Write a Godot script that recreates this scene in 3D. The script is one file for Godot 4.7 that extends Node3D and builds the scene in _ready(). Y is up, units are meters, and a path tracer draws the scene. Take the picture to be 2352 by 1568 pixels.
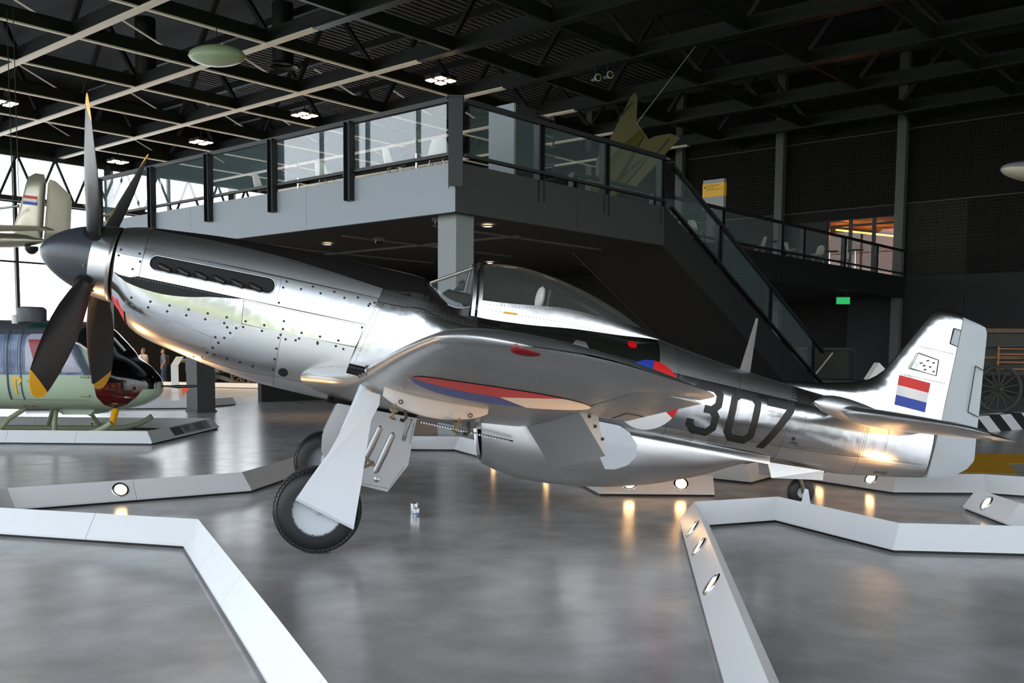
extends Node3D
# A silver propeller fighter in a museum hall. Units are metres, y is up. The hall has its own axes:
# HL runs along the hall to the left-hand glass front, HR runs to the dark panelled end wall.
const HL := Vector3(-0.75486, 0, -0.65588)
const HR := Vector3(0.65588, 0, -0.75486)
const HB := Basis(Vector3(0.65588, 0, -0.75486), Vector3(0, 1, 0), Vector3(0.75486, 0, 0.65588))

class Geo:
	var v := PackedVector3Array()
	var n := PackedVector3Array()
	var ix := PackedInt32Array()
	func tri(a: Vector3, b: Vector3, c: Vector3) -> void:
		var m := (c - a).cross(b - a).normalized()
		var k := v.size()
		v.append(a); v.append(b); v.append(c)
		n.append(m); n.append(m); n.append(m)
		ix.append(k); ix.append(k + 1); ix.append(k + 2)
	func quad(a: Vector3, b: Vector3, c: Vector3, d: Vector3) -> void:
		var m := (c - a).cross(b - d).normalized()
		var k := v.size()
		for p in [a, b, c, d]:
			v.append(p)
			n.append(m)
		for i in [0, 1, 2, 0, 2, 3]:
			ix.append(k + i)
	func trin(a: Vector3, b: Vector3, c: Vector3, na: Vector3, nb: Vector3, nc: Vector3) -> void:
		var k := v.size()
		if (c - a).cross(b - a).dot(na) < 0.0:
			v.append(a); v.append(c); v.append(b)
			n.append(na); n.append(nc); n.append(nb)
		else:
			v.append(a); v.append(b); v.append(c)
			n.append(na); n.append(nb); n.append(nc)
		ix.append(k); ix.append(k + 1); ix.append(k + 2)
	func grid(rows: Array, wrap := false) -> void:
		var h := rows.size()
		var w: int = rows[0].size()
		var k := v.size()
		var acc := PackedVector3Array()
		acc.resize(h * w)
		for r in h:
			for c in w:
				v.append(rows[r][c])
		for r in h - 1:
			for c in w - 1:
				var i0 := r * w + c
				var a: Vector3 = rows[r][c]
				var b: Vector3 = rows[r][c + 1]
				var d: Vector3 = rows[r + 1][c]
				var e: Vector3 = rows[r + 1][c + 1]
				var m := (e - a).cross(b - d)
				acc[i0] += m
				acc[i0 + 1] += m
				acc[i0 + w] += m
				acc[i0 + w + 1] += m
				if (a - b).length_squared() > 1e-12:
					ix.append(k + i0); ix.append(k + i0 + 1); ix.append(k + i0 + w + 1)
				if (d - e).length_squared() > 1e-12:
					ix.append(k + i0); ix.append(k + i0 + w + 1); ix.append(k + i0 + w)
		if wrap:
			for r in h:
				var s := acc[r * w] + acc[r * w + w - 1]
				acc[r * w] = s
				acc[r * w + w - 1] = s
		for r in h:  # poles: rows that shrink to a point share one normal
			if (rows[r][0] - rows[r][w / 2]).length_squared() < 1e-10 and w > 4 and (rows[r][0] - rows[r][w - 1]).length_squared() < 1e-10:
				var t := Vector3.ZERO
				for c in w:
					t += acc[r * w + c]
				for c in w:
					acc[r * w + c] = t
		for i in h * w:
			n.append(acc[i].normalized() if acc[i].length_squared() > 1e-20 else Vector3.UP)
	func box(c: Vector3, s: Vector3, b := Basis()) -> void:
		var h := s * 0.5
		var p := []
		for i in 8:
			p.append(c + b * Vector3(h.x if i & 1 else -h.x, h.y if i & 2 else -h.y, h.z if i & 4 else -h.z))
		quad(p[0], p[2], p[3], p[1])
		quad(p[4], p[5], p[7], p[6])
		quad(p[0], p[4], p[6], p[2])
		quad(p[1], p[3], p[7], p[5])
		quad(p[2], p[6], p[7], p[3])
		quad(p[0], p[1], p[5], p[4])
	func rbox(c: Vector3, s: Vector3, e: float, b := Basis()) -> void:  # box with chamfered edges
		var h := s * 0.5
		var g := func(sx, sy, sz, ax): return c + b * Vector3(sx * (h.x - (0.0 if ax == 0 else e)), sy * (h.y - (0.0 if ax == 1 else e)), sz * (h.z - (0.0 if ax == 2 else e)))
		for sg in [-1, 1]:
			var f := [[g.call(sg, -1, -1, 0), g.call(sg, -1, 1, 0), g.call(sg, 1, 1, 0), g.call(sg, 1, -1, 0)], [g.call(-1, sg, -1, 1), g.call(1, sg, -1, 1), g.call(1, sg, 1, 1), g.call(-1, sg, 1, 1)], [g.call(-1, -1, sg, 2), g.call(-1, 1, sg, 2), g.call(1, 1, sg, 2), g.call(1, -1, sg, 2)]]
			for q in f:
				if sg > 0:
					quad(q[3], q[2], q[1], q[0])
				else:
					quad(q[0], q[1], q[2], q[3])
			for sh in [-1, 1]:
				quad(g.call(sg, sh, -1, 0), g.call(sg, sh, 1, 0), g.call(sg, sh, 1, 1), g.call(sg, sh, -1, 1))
				quad(g.call(sg, -1, sh, 0), g.call(sg, 1, sh, 0), g.call(sg, 1, sh, 2), g.call(sg, -1, sh, 2))
				quad(g.call(-1, sg, sh, 1), g.call(1, sg, sh, 1), g.call(1, sg, sh, 2), g.call(-1, sg, sh, 2))
				for si in [-1, 1]:
					tri(g.call(sg, sh, si, 0), g.call(sg, sh, si, 1), g.call(sg, sh, si, 2))
	func cap(poly: Array) -> void:  # a flat polygon of Vector3
		var m := Vector3.ZERO
		var k := poly.size()
		for i in k:
			m += (poly[i] as Vector3).cross(poly[(i + 1) % k])
		m = m.normalized()
		var ex: Vector3 = (m.cross(Vector3.UP) if absf(m.y) < 0.9 else m.cross(Vector3.RIGHT)).normalized()
		var ey := m.cross(ex)
		var p2 := PackedVector2Array()
		for p in poly:
			p2.append(Vector2(p.dot(ex), p.dot(ey)))
		var t := Geometry2D.triangulate_polygon(p2)
		for i in t.size() / 3:
			tri(poly[t[3 * i]], poly[t[3 * i + 1]], poly[t[3 * i + 2]])
	func prism(poly: Array, off: Vector3) -> void:
		var k := poly.size()
		var top := []
		for p in poly:
			top.append(p + off)
		cap(poly)
		cap(top)
		for i in k:
			var j := (i + 1) % k
			quad(poly[i], poly[j], top[j], top[i])
	func tube(path: Array, rad, sides := 10, caps := true) -> void:
		var rows := []
		var k := path.size()
		var d0: Vector3 = (path[1] - path[0]).normalized()
		var x: Vector3 = d0.cross(Vector3.UP if absf(d0.y) < 0.9 else Vector3.RIGHT).normalized()
		for i in k:
			var d: Vector3 = (path[mini(i + 1, k - 1)] - path[maxi(i - 1, 0)]).normalized()
			x = (x - d * x.dot(d)).normalized()
			var y := d.cross(x)
			var r: float = rad[i] if rad is Array else rad
			var row := []
			for j in sides + 1:
				var a := TAU * (j % sides) / sides
				row.append(path[i] + (x * cos(a) + y * sin(a)) * r)
			rows.append(row)
		grid(rows, true)
		if caps:
			for e in [0, k - 1]:
				var q: Array = rows[e].slice(0, sides)
				cap(q)
	func rod(a: Vector3, b: Vector3, r: float, sides := 8) -> void:
		tube([a, b], r, sides)
	func lathe(prof: Array, sides := 24, xf := Transform3D()) -> void:  # prof: Vector2(radius, height along y)
		var rows := []
		for p in prof:
			var row := []
			for j in sides + 1:
				var a := TAU * (j % sides) / sides
				row.append(xf * Vector3(p.x * cos(a), p.y, p.x * sin(a)))
			rows.append(row)
		grid(rows, true)
	func bar(a: Vector3, b: Vector3, w: float, h: float) -> void:  # square bar, h measured near the vertical
		var d := (b - a)
		var z := d.normalized()
		var x := (Vector3.UP.cross(z) if absf(z.y) < 0.98 else Vector3.RIGHT.cross(z)).normalized()
		box((a + b) * 0.5, Vector3(w, h, d.length()), Basis(x, z.cross(x), z))
	func mesh() -> ArrayMesh:
		var a := []
		a.resize(Mesh.ARRAY_MAX)
		a[Mesh.ARRAY_VERTEX] = v
		a[Mesh.ARRAY_NORMAL] = n
		a[Mesh.ARRAY_INDEX] = ix
		var m := ArrayMesh.new()
		if v.size():
			m.add_surface_from_arrays(Mesh.PRIMITIVE_TRIANGLES, a)
		return m

var M := {}
var taken := {}

func hp(l: float, r: float, y := 0.0) -> Vector3:
	return HL * l + HR * r + Vector3(0, y, 0)

func mk(key: String, c: Color, rough := 0.5, metal := 0.0) -> StandardMaterial3D:
	var m := StandardMaterial3D.new()
	m.resource_name = key
	m.albedo_color = c
	m.roughness = rough
	m.metallic = metal
	M[key] = m
	return m

func glow(key: String, c: Color, e: float) -> void:
	var m := mk(key, c, 0.4)
	m.emission_enabled = true
	m.emission = c
	m.emission_energy_multiplier = e

func glass(key: String, c: Color, a: float) -> void:
	var m := mk(key, Color(c.r, c.g, c.b, a), 0.0)
	m.transparency = BaseMaterial3D.TRANSPARENCY_ALPHA

func noise_tex(freq: float, oct: int, seed_: int, size := 512, normal := false, bump := 4.0, ramp = null) -> NoiseTexture2D:
	var f := FastNoiseLite.new()
	f.seed = seed_
	f.frequency = freq
	f.fractal_octaves = oct
	var t := NoiseTexture2D.new()
	t.width = size
	t.height = size
	t.seamless = true
	t.noise = f
	t.as_normal_map = normal
	t.bump_strength = bump
	if ramp:
		var g := Gradient.new()
		g.offsets = PackedFloat32Array([0.0, 1.0])
		g.colors = PackedColorArray([ramp[0], ramp[1]])
		t.color_ramp = g
	return t

func tri_map(m: StandardMaterial3D, scale: Vector3, world := false) -> void:
	m.uv1_triplanar = true
	m.uv1_world_triplanar = world
	m.uv1_scale = scale

func numbered(called: String) -> String:
	if not taken.has(called):
		taken[called] = 0
		return called
	taken[called] += 1
	return "%s_%03d" % [called, taken[called]]

func thing(called: String, label: String, category: String, at := Vector3.ZERO, turn := 0.0, group := "") -> Node3D:
	var o := Node3D.new()
	o.name = numbered(called)
	add_child(o)
	o.position = at
	o.rotation.y = turn
	o.set_meta("label", label)
	o.set_meta("category", category)
	if group:
		o.set_meta("group", group)
	return o

func copy(o: Node3D, called: String, label: String, at: Vector3, turn: float) -> Node3D:
	var c: Node3D = o.duplicate()
	c.name = numbered(called)
	add_child(c)
	c.position = at
	c.rotation.y = turn
	c.set_meta("label", label)
	return c

func part(called: String, g: Geo, m: Material, parent: Node3D, xf := Transform3D()) -> MeshInstance3D:
	var o := MeshInstance3D.new()
	o.name = called
	o.mesh = g.mesh()
	o.mesh.surface_set_material(0, m)
	o.transform = xf
	parent.add_child(o, true)
	return o

func partw(called: String, g: Geo, m: Material, parent: Node3D) -> MeshInstance3D:  # shape given in world coordinates
	return part(called, g, m, parent, parent.transform.affine_inverse())

func struct(called: String, label: String) -> Node3D:
	var o := Node3D.new()
	o.name = numbered(called)
	add_child(o)
	o.set_meta("kind", "structure")
	o.set_meta("label", label)
	return o

func inst(called: String, mesh: Mesh, parent: Node3D, xf: Transform3D) -> MeshInstance3D:
	var o := MeshInstance3D.new()
	o.name = called
	o.mesh = mesh
	o.transform = xf
	parent.add_child(o, true)
	return o

func solid(g: Geo, m: Material) -> ArrayMesh:
	var a := g.mesh()
	a.surface_set_material(0, m)
	return a

func spot(parent: Node3D, at: Vector3, to: Vector3, c: Color, e: float, angle: float, size := 0.05) -> void:
	var l := SpotLight3D.new()
	l.name = "lamp_light"
	parent.add_child(l, true)
	l.light_color = c
	l.light_energy = e
	l.spot_angle = angle
	l.spot_range = 60.0
	l.spot_attenuation = 2.0
	l.light_size = size
	l.shadow_enabled = true
	var z := (at - to).normalized()
	var x := (Vector3.UP.cross(z) if absf(z.y) < 0.98 else Vector3.RIGHT.cross(z)).normalized()
	l.global_transform = Transform3D(Basis(x, z.cross(x), z), at)

func _ready() -> void:
	# camera: 35 mm lens at eye height, pitched down a little, with the frame cut from the upper part of the picture
	var cam := Camera3D.new()
	cam.name = "camera"
	add_child(cam)
	cam.projection = Camera3D.PROJECTION_FRUSTUM
	cam.near = 0.05
	cam.far = 400.0
	cam.size = 0.05 * 1568.0 / 2280.0
	cam.frustum_offset = Vector2(0, 0.05 * 216.0 / 2280.0)
	var pitch := atan(185.0 / 2280.0)
	var roll := atan(0.0075)
	var fw := Vector3(0, -sin(pitch), -cos(pitch))
	var up := Vector3(0, cos(pitch), -sin(pitch))
	var rx := Vector3.RIGHT * cos(roll) + up * sin(roll)
	var ry := up * cos(roll) - Vector3.RIGHT * sin(roll)
	cam.transform = Transform3D(Basis(rx, ry, -fw), Vector3(0, 1.586, 0))
	cam.current = true
	# bright overcast sky; it lights the hall through the glass fronts
	var we := WorldEnvironment.new()
	we.name = "environment"
	add_child(we)
	var env := Environment.new()
	var sky := Sky.new()
	var sm := ProceduralSkyMaterial.new()
	sm.sky_top_color = Color(0.88, 0.94, 1.0)
	sm.sky_horizon_color = Color(1.0, 1.0, 1.0)
	sm.ground_horizon_color = Color(0.62, 0.62, 0.5)
	sm.ground_bottom_color = Color(0.45, 0.46, 0.36)
	sm.sky_energy_multiplier = 1.0
	sm.ground_energy_multiplier = 1.0
	sky.sky_material = sm
	env.background_mode = Environment.BG_SKY
	env.sky = sky
	env.background_energy_multiplier = 2.4
	env.tonemap_mode = Environment.TONE_MAPPER_LINEAR
	env.tonemap_exposure = 1.95
	env.sdfgi_enabled = true
	env.ssao_enabled = true
	env.ssil_enabled = true
	we.environment = env
	materials()
	hall_shell()
	roof()
	mezzanine()
	end_wall()
	barriers()
	fighter()
	helicopter()
	bomber_tail()
	hanging_things()
	mezzanine_things()
	background_things()
	small_things()

func materials() -> void:
	var m: StandardMaterial3D
	m = mk("floor", Color(0.74, 0.735, 0.73), 0.5)
	m.albedo_texture = noise_tex(0.010, 6, 11, 1024, false, 0, [Color(0.82, 0.81, 0.805), Color(1.0, 1.0, 1.0)])
	m.roughness_texture = noise_tex(0.012, 6, 5, 1024, false, 0, [Color(0.52, 0.52, 0.52), Color(0.72, 0.72, 0.72)])
	m.roughness = 0.36
	m.metallic_specular = 0.55
	tri_map(m, Vector3(0.16, 0.16, 0.16), true)
	mk("black", Color(0.035, 0.036, 0.04), 0.6)
	mk("deck", Color(0.09, 0.09, 0.095), 0.8)
	mk("steel_dark", Color(0.085, 0.088, 0.095), 0.45)
	mk("mullion", Color(0.12, 0.13, 0.14), 0.5)
	mk("beam_daylit", Color(0.97, 0.92, 0.87), 0.7)  # chord steel with the daylight from the glass front put into its colour
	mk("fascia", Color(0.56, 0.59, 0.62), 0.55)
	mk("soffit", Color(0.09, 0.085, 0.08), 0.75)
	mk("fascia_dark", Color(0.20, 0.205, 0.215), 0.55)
	mk("column_wall", Color(0.36, 0.36, 0.36), 0.6)
	mk("door_inner", Color(0.62, 0.625, 0.635), 0.42, 0.9)
	mk("slab", Color(0.22, 0.21, 0.2), 0.8)
	mk("column_pale", Color(0.50, 0.52, 0.525), 0.5)
	mk("column_dark", Color(0.055, 0.058, 0.06), 0.5)
	mk("acoustic", Color(0.055, 0.052, 0.048), 0.85)
	mk("acoustic_grey", Color(0.15, 0.148, 0.143), 0.8)
	mk("wall_dark", Color(0.12, 0.125, 0.13), 0.7)
	mk("ochre", Color(0.52, 0.43, 0.30), 0.8)
	mk("white", Color(0.84, 0.845, 0.85), 0.32)
	mk("offwhite", Color(0.84, 0.83, 0.80), 0.45)
	mk("chair", Color(0.80, 0.79, 0.76), 0.4)
	mk("grey_mid", Color(0.42, 0.42, 0.42), 0.6)
	mk("chrome", Color(0.85, 0.85, 0.85), 0.12, 1.0)
	mk("steel", Color(0.72, 0.73, 0.74), 0.28, 1.0)
	mk("grass", Color(0.56, 0.60, 0.30), 0.95)
	mk("leaf", Color(0.20, 0.30, 0.12), 0.9)
	mk("bark", Color(0.22, 0.18, 0.14), 0.9)
	mk("yellow", Color(0.93, 0.70, 0.08), 0.45)
	mk("yellow_floor", Color(0.85, 0.62, 0.06), 0.35)
	mk("red", Color(0.80, 0.07, 0.08), 0.4)
	mk("blue", Color(0.09, 0.22, 0.62), 0.4)
	mk("orange", Color(0.95, 0.32, 0.12), 0.5)
	mk("print_black", Color(0.07, 0.07, 0.08), 0.5)
	mk("print_grey", Color(0.30, 0.31, 0.32), 0.5)
	mk("rubber", Color(0.085, 0.095, 0.10), 0.55)
	mk("wood_old", Color(0.42, 0.33, 0.25), 0.75)
	mk("wood_dark", Color(0.24, 0.24, 0.22), 0.75)
	mk("olive", Color(0.30, 0.28, 0.08), 0.42)
	mk("skin", Color(0.70, 0.50, 0.40), 0.6)
	glass("pane", Color(0.86, 0.93, 0.93), 0.03)
	glass("pane_rail", Color(0.70, 0.82, 0.84), 0.06)
	glass("canopy_glass", Color(0.55, 0.58, 0.56), 0.10)
	glass("heli_glass", Color(0.55, 0.60, 0.60), 0.35)
	glow("lamp_warm", Color(1.0, 0.80, 0.55), 9.0)
	glow("lamp_ceiling", Color(1.0, 0.86, 0.68), 9.0)
	glow("strip_warm", Color(1.0, 0.55, 0.20), 4.0)
	glow("exit_green", Color(0.05, 0.55, 0.28), 0.8)
	# aircraft finishes
	var wave := noise_tex(0.012, 2, 3, 512, true, 10.0)
	var fine := noise_tex(0.03, 3, 8, 512, true, 6.0)
	for a in [["mirror", 0.80, 0.16, wave, 0.06], ["polish", 0.82, 0.26, wave, 0.05], ["brushed", 0.86, 0.30, fine, 0.03], ["satin", 0.82, 0.40, fine, 0.02], ["upper", 0.88, 0.36, wave, 0.04]]:
		m = mk(a[0], Color(a[1], a[1], a[1] * 1.005), a[2], 1.0)
		m.normal_enabled = true
		m.normal_texture = a[3]
		m.normal_scale = a[4]
		tri_map(m, Vector3(0.9, 0.9, 0.9))
	m = mk("silver_paint", Color(0.66, 0.66, 0.655), 0.34, 0.85)
	m.roughness_texture = noise_tex(0.01, 3, 21, 512, false, 0, [Color(0.75, 0.75, 0.75), Color(1, 1, 1)])
	tri_map(m, Vector3(0.6, 2.5, 0.6))
	mk("flap_paint", Color(0.60, 0.62, 0.625), 0.40, 0.3)
	mk("white_mark", Color(0.88, 0.88, 0.88), 0.4)
	mk("red_wing", Color(0.80, 0.20, 0.22), 0.45)
	mk("white_wing", Color(0.93, 0.92, 0.90), 0.45)
	mk("blue_wing", Color(0.24, 0.32, 0.62), 0.45)
	mk("yellow_dull", Color(0.55, 0.50, 0.12), 0.5)
	mk("grey_paint", Color(0.72, 0.745, 0.765), 0.42)
	mk("door_paint", Color(0.80, 0.82, 0.845), 0.38)
	mk("rack_paint", Color(0.80, 0.775, 0.76), 0.40)
	mk("anti_glare", Color(0.115, 0.105, 0.105), 0.30)
	mk("spinner_dark", Color(0.20, 0.21, 0.235), 0.32)
	mk("prop_black", Color(0.105, 0.10, 0.098), 0.42)
	mk("inner_dark", Color(0.03, 0.03, 0.033), 0.7)
	mk("exhaust", Color(0.22, 0.20, 0.19), 0.4, 0.7)
	mk("fastener", Color(0.17, 0.17, 0.18), 0.5, 0.3)
	mk("rivet", Color(0.50, 0.50, 0.51), 0.35, 0.9)
	mk("seam", Color(0.10, 0.10, 0.105), 0.6)
	mk("lens_red", Color(0.42, 0.02, 0.05), 0.08)
	mk("number_black", Color(0.10, 0.105, 0.11), 0.45)
	mk("bronze_strut", Color(0.40, 0.36, 0.28), 0.4, 0.6)
	# helicopter and bomber
	mk("heli_green", Color(0.66, 0.72, 0.62), 0.30)
	m = mk("heli_blue", Color(0.52, 0.58, 0.68), 0.45)
	m.albedo_texture = noise_tex(0.014, 3, 31, 256, false, 0, [Color(0.55, 0.58, 0.66), Color(1, 1, 1)])
	tri_map(m, Vector3(0.9, 0.9, 0.9))
	mk("heli_roof", Color(0.26, 0.27, 0.29), 0.5)
	mk("heli_black", Color(0.02, 0.02, 0.022), 0.10)
	mk("heli_teal", Color(0.03, 0.24, 0.20), 0.25)
	mk("heli_chin", Color(0.30, 0.03, 0.015), 0.08)
	mk("heli_trim", Color(0.20, 0.24, 0.29), 0.5)
	mk("skid", Color(0.55, 0.58, 0.47), 0.45)
	mk("heli_screen", Color(0.10, 0.11, 0.11), 0.06)
	mk("heli_pane", Color(0.62, 0.62, 0.68), 0.10)
	mk("heli_seat", Color(0.55, 0.16, 0.18), 0.4)
	mk("panel_grey", Color(0.56, 0.565, 0.57), 0.4)
	mk("leaf_bright", Color(0.25, 0.50, 0.12), 0.6)
	mk("shirt_cream", Color(0.80, 0.76, 0.66), 0.8)
	mk("shirt_white", Color(0.85, 0.82, 0.84), 0.8)
	mk("shirt_blue", Color(0.42, 0.46, 0.52), 0.8)
	mk("jeans", Color(0.20, 0.30, 0.46), 0.8)
	mk("hair_grey", Color(0.40, 0.38, 0.36), 0.7)
	mk("carriage", Color(0.40, 0.44, 0.40), 0.6)
	mk("rack_wood", Color(0.66, 0.42, 0.26), 0.6)
	mk("tape_blue", Color(0.12, 0.45, 0.85), 0.5)
	mk("glare_ground", Color(0.90, 0.89, 0.87), 0.95)
	mk("wall_grey", Color(0.42, 0.43, 0.44), 0.75)
	mk("bomber_metal", Color(0.70, 0.68, 0.62), 0.34, 0.75)
	mk("bomber_beige", Color(0.68, 0.65, 0.57), 0.5)

func hbox(called: String, l0: float, l1: float, r0: float, r1: float, y0: float, y1: float, m: Material, parent: Node3D) -> MeshInstance3D:
	var g := Geo.new()
	g.box(hp((l0 + l1) * 0.5, (r0 + r1) * 0.5, (y0 + y1) * 0.5), Vector3(absf(r1 - r0), absf(y1 - y0), absf(l1 - l0)), HB)
	return part(called, g, m, parent)

# a glass front between two points (world, at floor level): posts, transoms and one pane per bay
func facade(o: Node3D, a: Vector3, b: Vector3, height: float, bay: float, levels: Array, deep := 0.25) -> void:
	var d := b - a
	var k := int(round(d.length() / bay))
	var x := d.normalized()
	var z := x.cross(Vector3.UP)
	var bs := Basis(x, Vector3.UP, z)
	var w := d.length() / k
	var gp := Geo.new()
	gp.box(Vector3(0, height * 0.5, 0), Vector3(0.16, height, deep))
	var post := solid(gp, M.mullion)
	var gt := Geo.new()
	gt.box(Vector3.ZERO, Vector3(w - 0.16, 0.10, 0.14))
	var tr := solid(gt, M.mullion)
	for i in k + 1:
		inst("mullion", post, o, Transform3D(bs, a + x * w * i))
	var panes := {}
	for i in k:
		for j in levels.size() - 1:
			var h: float = levels[j + 1] - levels[j]
			if not panes.has(j):
				var g := Geo.new()
				g.quad(Vector3(-w * 0.5 + 0.08, 0.05, 0), Vector3(-w * 0.5 + 0.08, h - 0.05, 0), Vector3(w * 0.5 - 0.08, h - 0.05, 0), Vector3(w * 0.5 - 0.08, 0.05, 0))
				panes[j] = solid(g, M.pane)
			inst("pane", panes[j], o, Transform3D(bs, a + x * w * (i + 0.5) + Vector3(0, levels[j], 0)))
			inst("transom", tr, o, Transform3D(bs, a + x * w * (i + 0.5) + Vector3(0, levels[j + 1], 0)))

func hall_shell() -> void:
	var o := struct("floor", "polished grey concrete floor of the hall")
	hbox("slab", -24.3, 56.2, -13.3, 56.0, -0.4, 0.0, M.floor, o)
	o = struct("floor_outside", "grass field outside the glass fronts")
	hbox("lawn", -200, 57, -160, 200, -0.5, -0.42, M.grass, o)
	hbox("glare_yard", 57, 200, -160, 200, -0.5, -0.42, M.glare_ground, o)  # pale ground added so the view outdoors burns out white
	# glass fronts: left end, and behind the camera
	o = struct("window_1", "tall glass front at the left end of the hall")
	facade(o, hp(55.8, -13), hp(55.8, 46), 16.0, 4.45, [0.0, 3.2, 6.4, 9.6, 12.8, 16.0])
	o = struct("window_2", "long glass front behind the viewer")
	facade(o, hp(-24, -13), hp(55.8, -13), 16.0, 4.45, [0.0, 3.2, 6.4, 9.6, 12.8, 16.0])
	o = struct("window_3", "glass front on the right behind the viewer")
	facade(o, hp(-24, -13), hp(-24, 46), 9.0, 4.9, [0.0, 3.2, 6.4, 9.0])
	o = struct("wall_side", "dark wall above the glass front on the right behind the viewer")
	hbox("wall_face", -24.3, -24.0, -12.9, 46.0, 9.0, 16.0, M.wall_dark, o)
	# trees on the lawn behind the viewer: the polished skin mirrors them
	var rng := RandomNumberGenerator.new()
	rng.seed = 7
	var k := 0
	for a in [[-36, -46], [-20, -36], [-5, -48], [10, -38], [26, -46], [42, -38]]:
		tree(hp(a[0], a[1], -0.42), rng.randf_range(8, 12), rng, k)
		k += 1
	for a in [[-50, -24], [-58, -6], [-48, 10], [-56, 26]]:
		tree(hp(a[0], a[1], -0.42), rng.randf_range(8, 12), rng, k)
		k += 1

func tree(at: Vector3, h: float, rng: RandomNumberGenerator, k: int) -> void:
	var o := thing("garden_tree", "broad leafy tree on the lawn outside behind the viewer", "tree", at, 0.0, "trees on the lawn outside")
	var g := Geo.new()
	g.tube([Vector3.ZERO, Vector3(0.1, h * 0.3, 0), Vector3(0, h * 0.6, 0.1)], [0.35, 0.26, 0.14], 8)
	part("trunk", g, M.bark, o)
	g = Geo.new()
	for j in 7:
		var c := Vector3(rng.randf_range(-1, 1) * h * 0.22, h * rng.randf_range(0.45, 0.85), rng.randf_range(-1, 1) * h * 0.22)
		var r := h * rng.randf_range(0.16, 0.26)
		var rows := []
		for a in 8:
			var row := []
			for b in 13:
				var th := PI * a / 7.0
				var ph := TAU * (b % 12) / 12.0
				var q := Vector3(sin(th) * cos(ph), cos(th), sin(th) * sin(ph))
				row.append(c + q * r * (1.0 + 0.14 * sin(q.x * 7 + j) * cos(q.z * 6 + k)))
			rows.append(row)
		g.grid(rows, true)
	part("crown", g, M.leaf, o)

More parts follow.
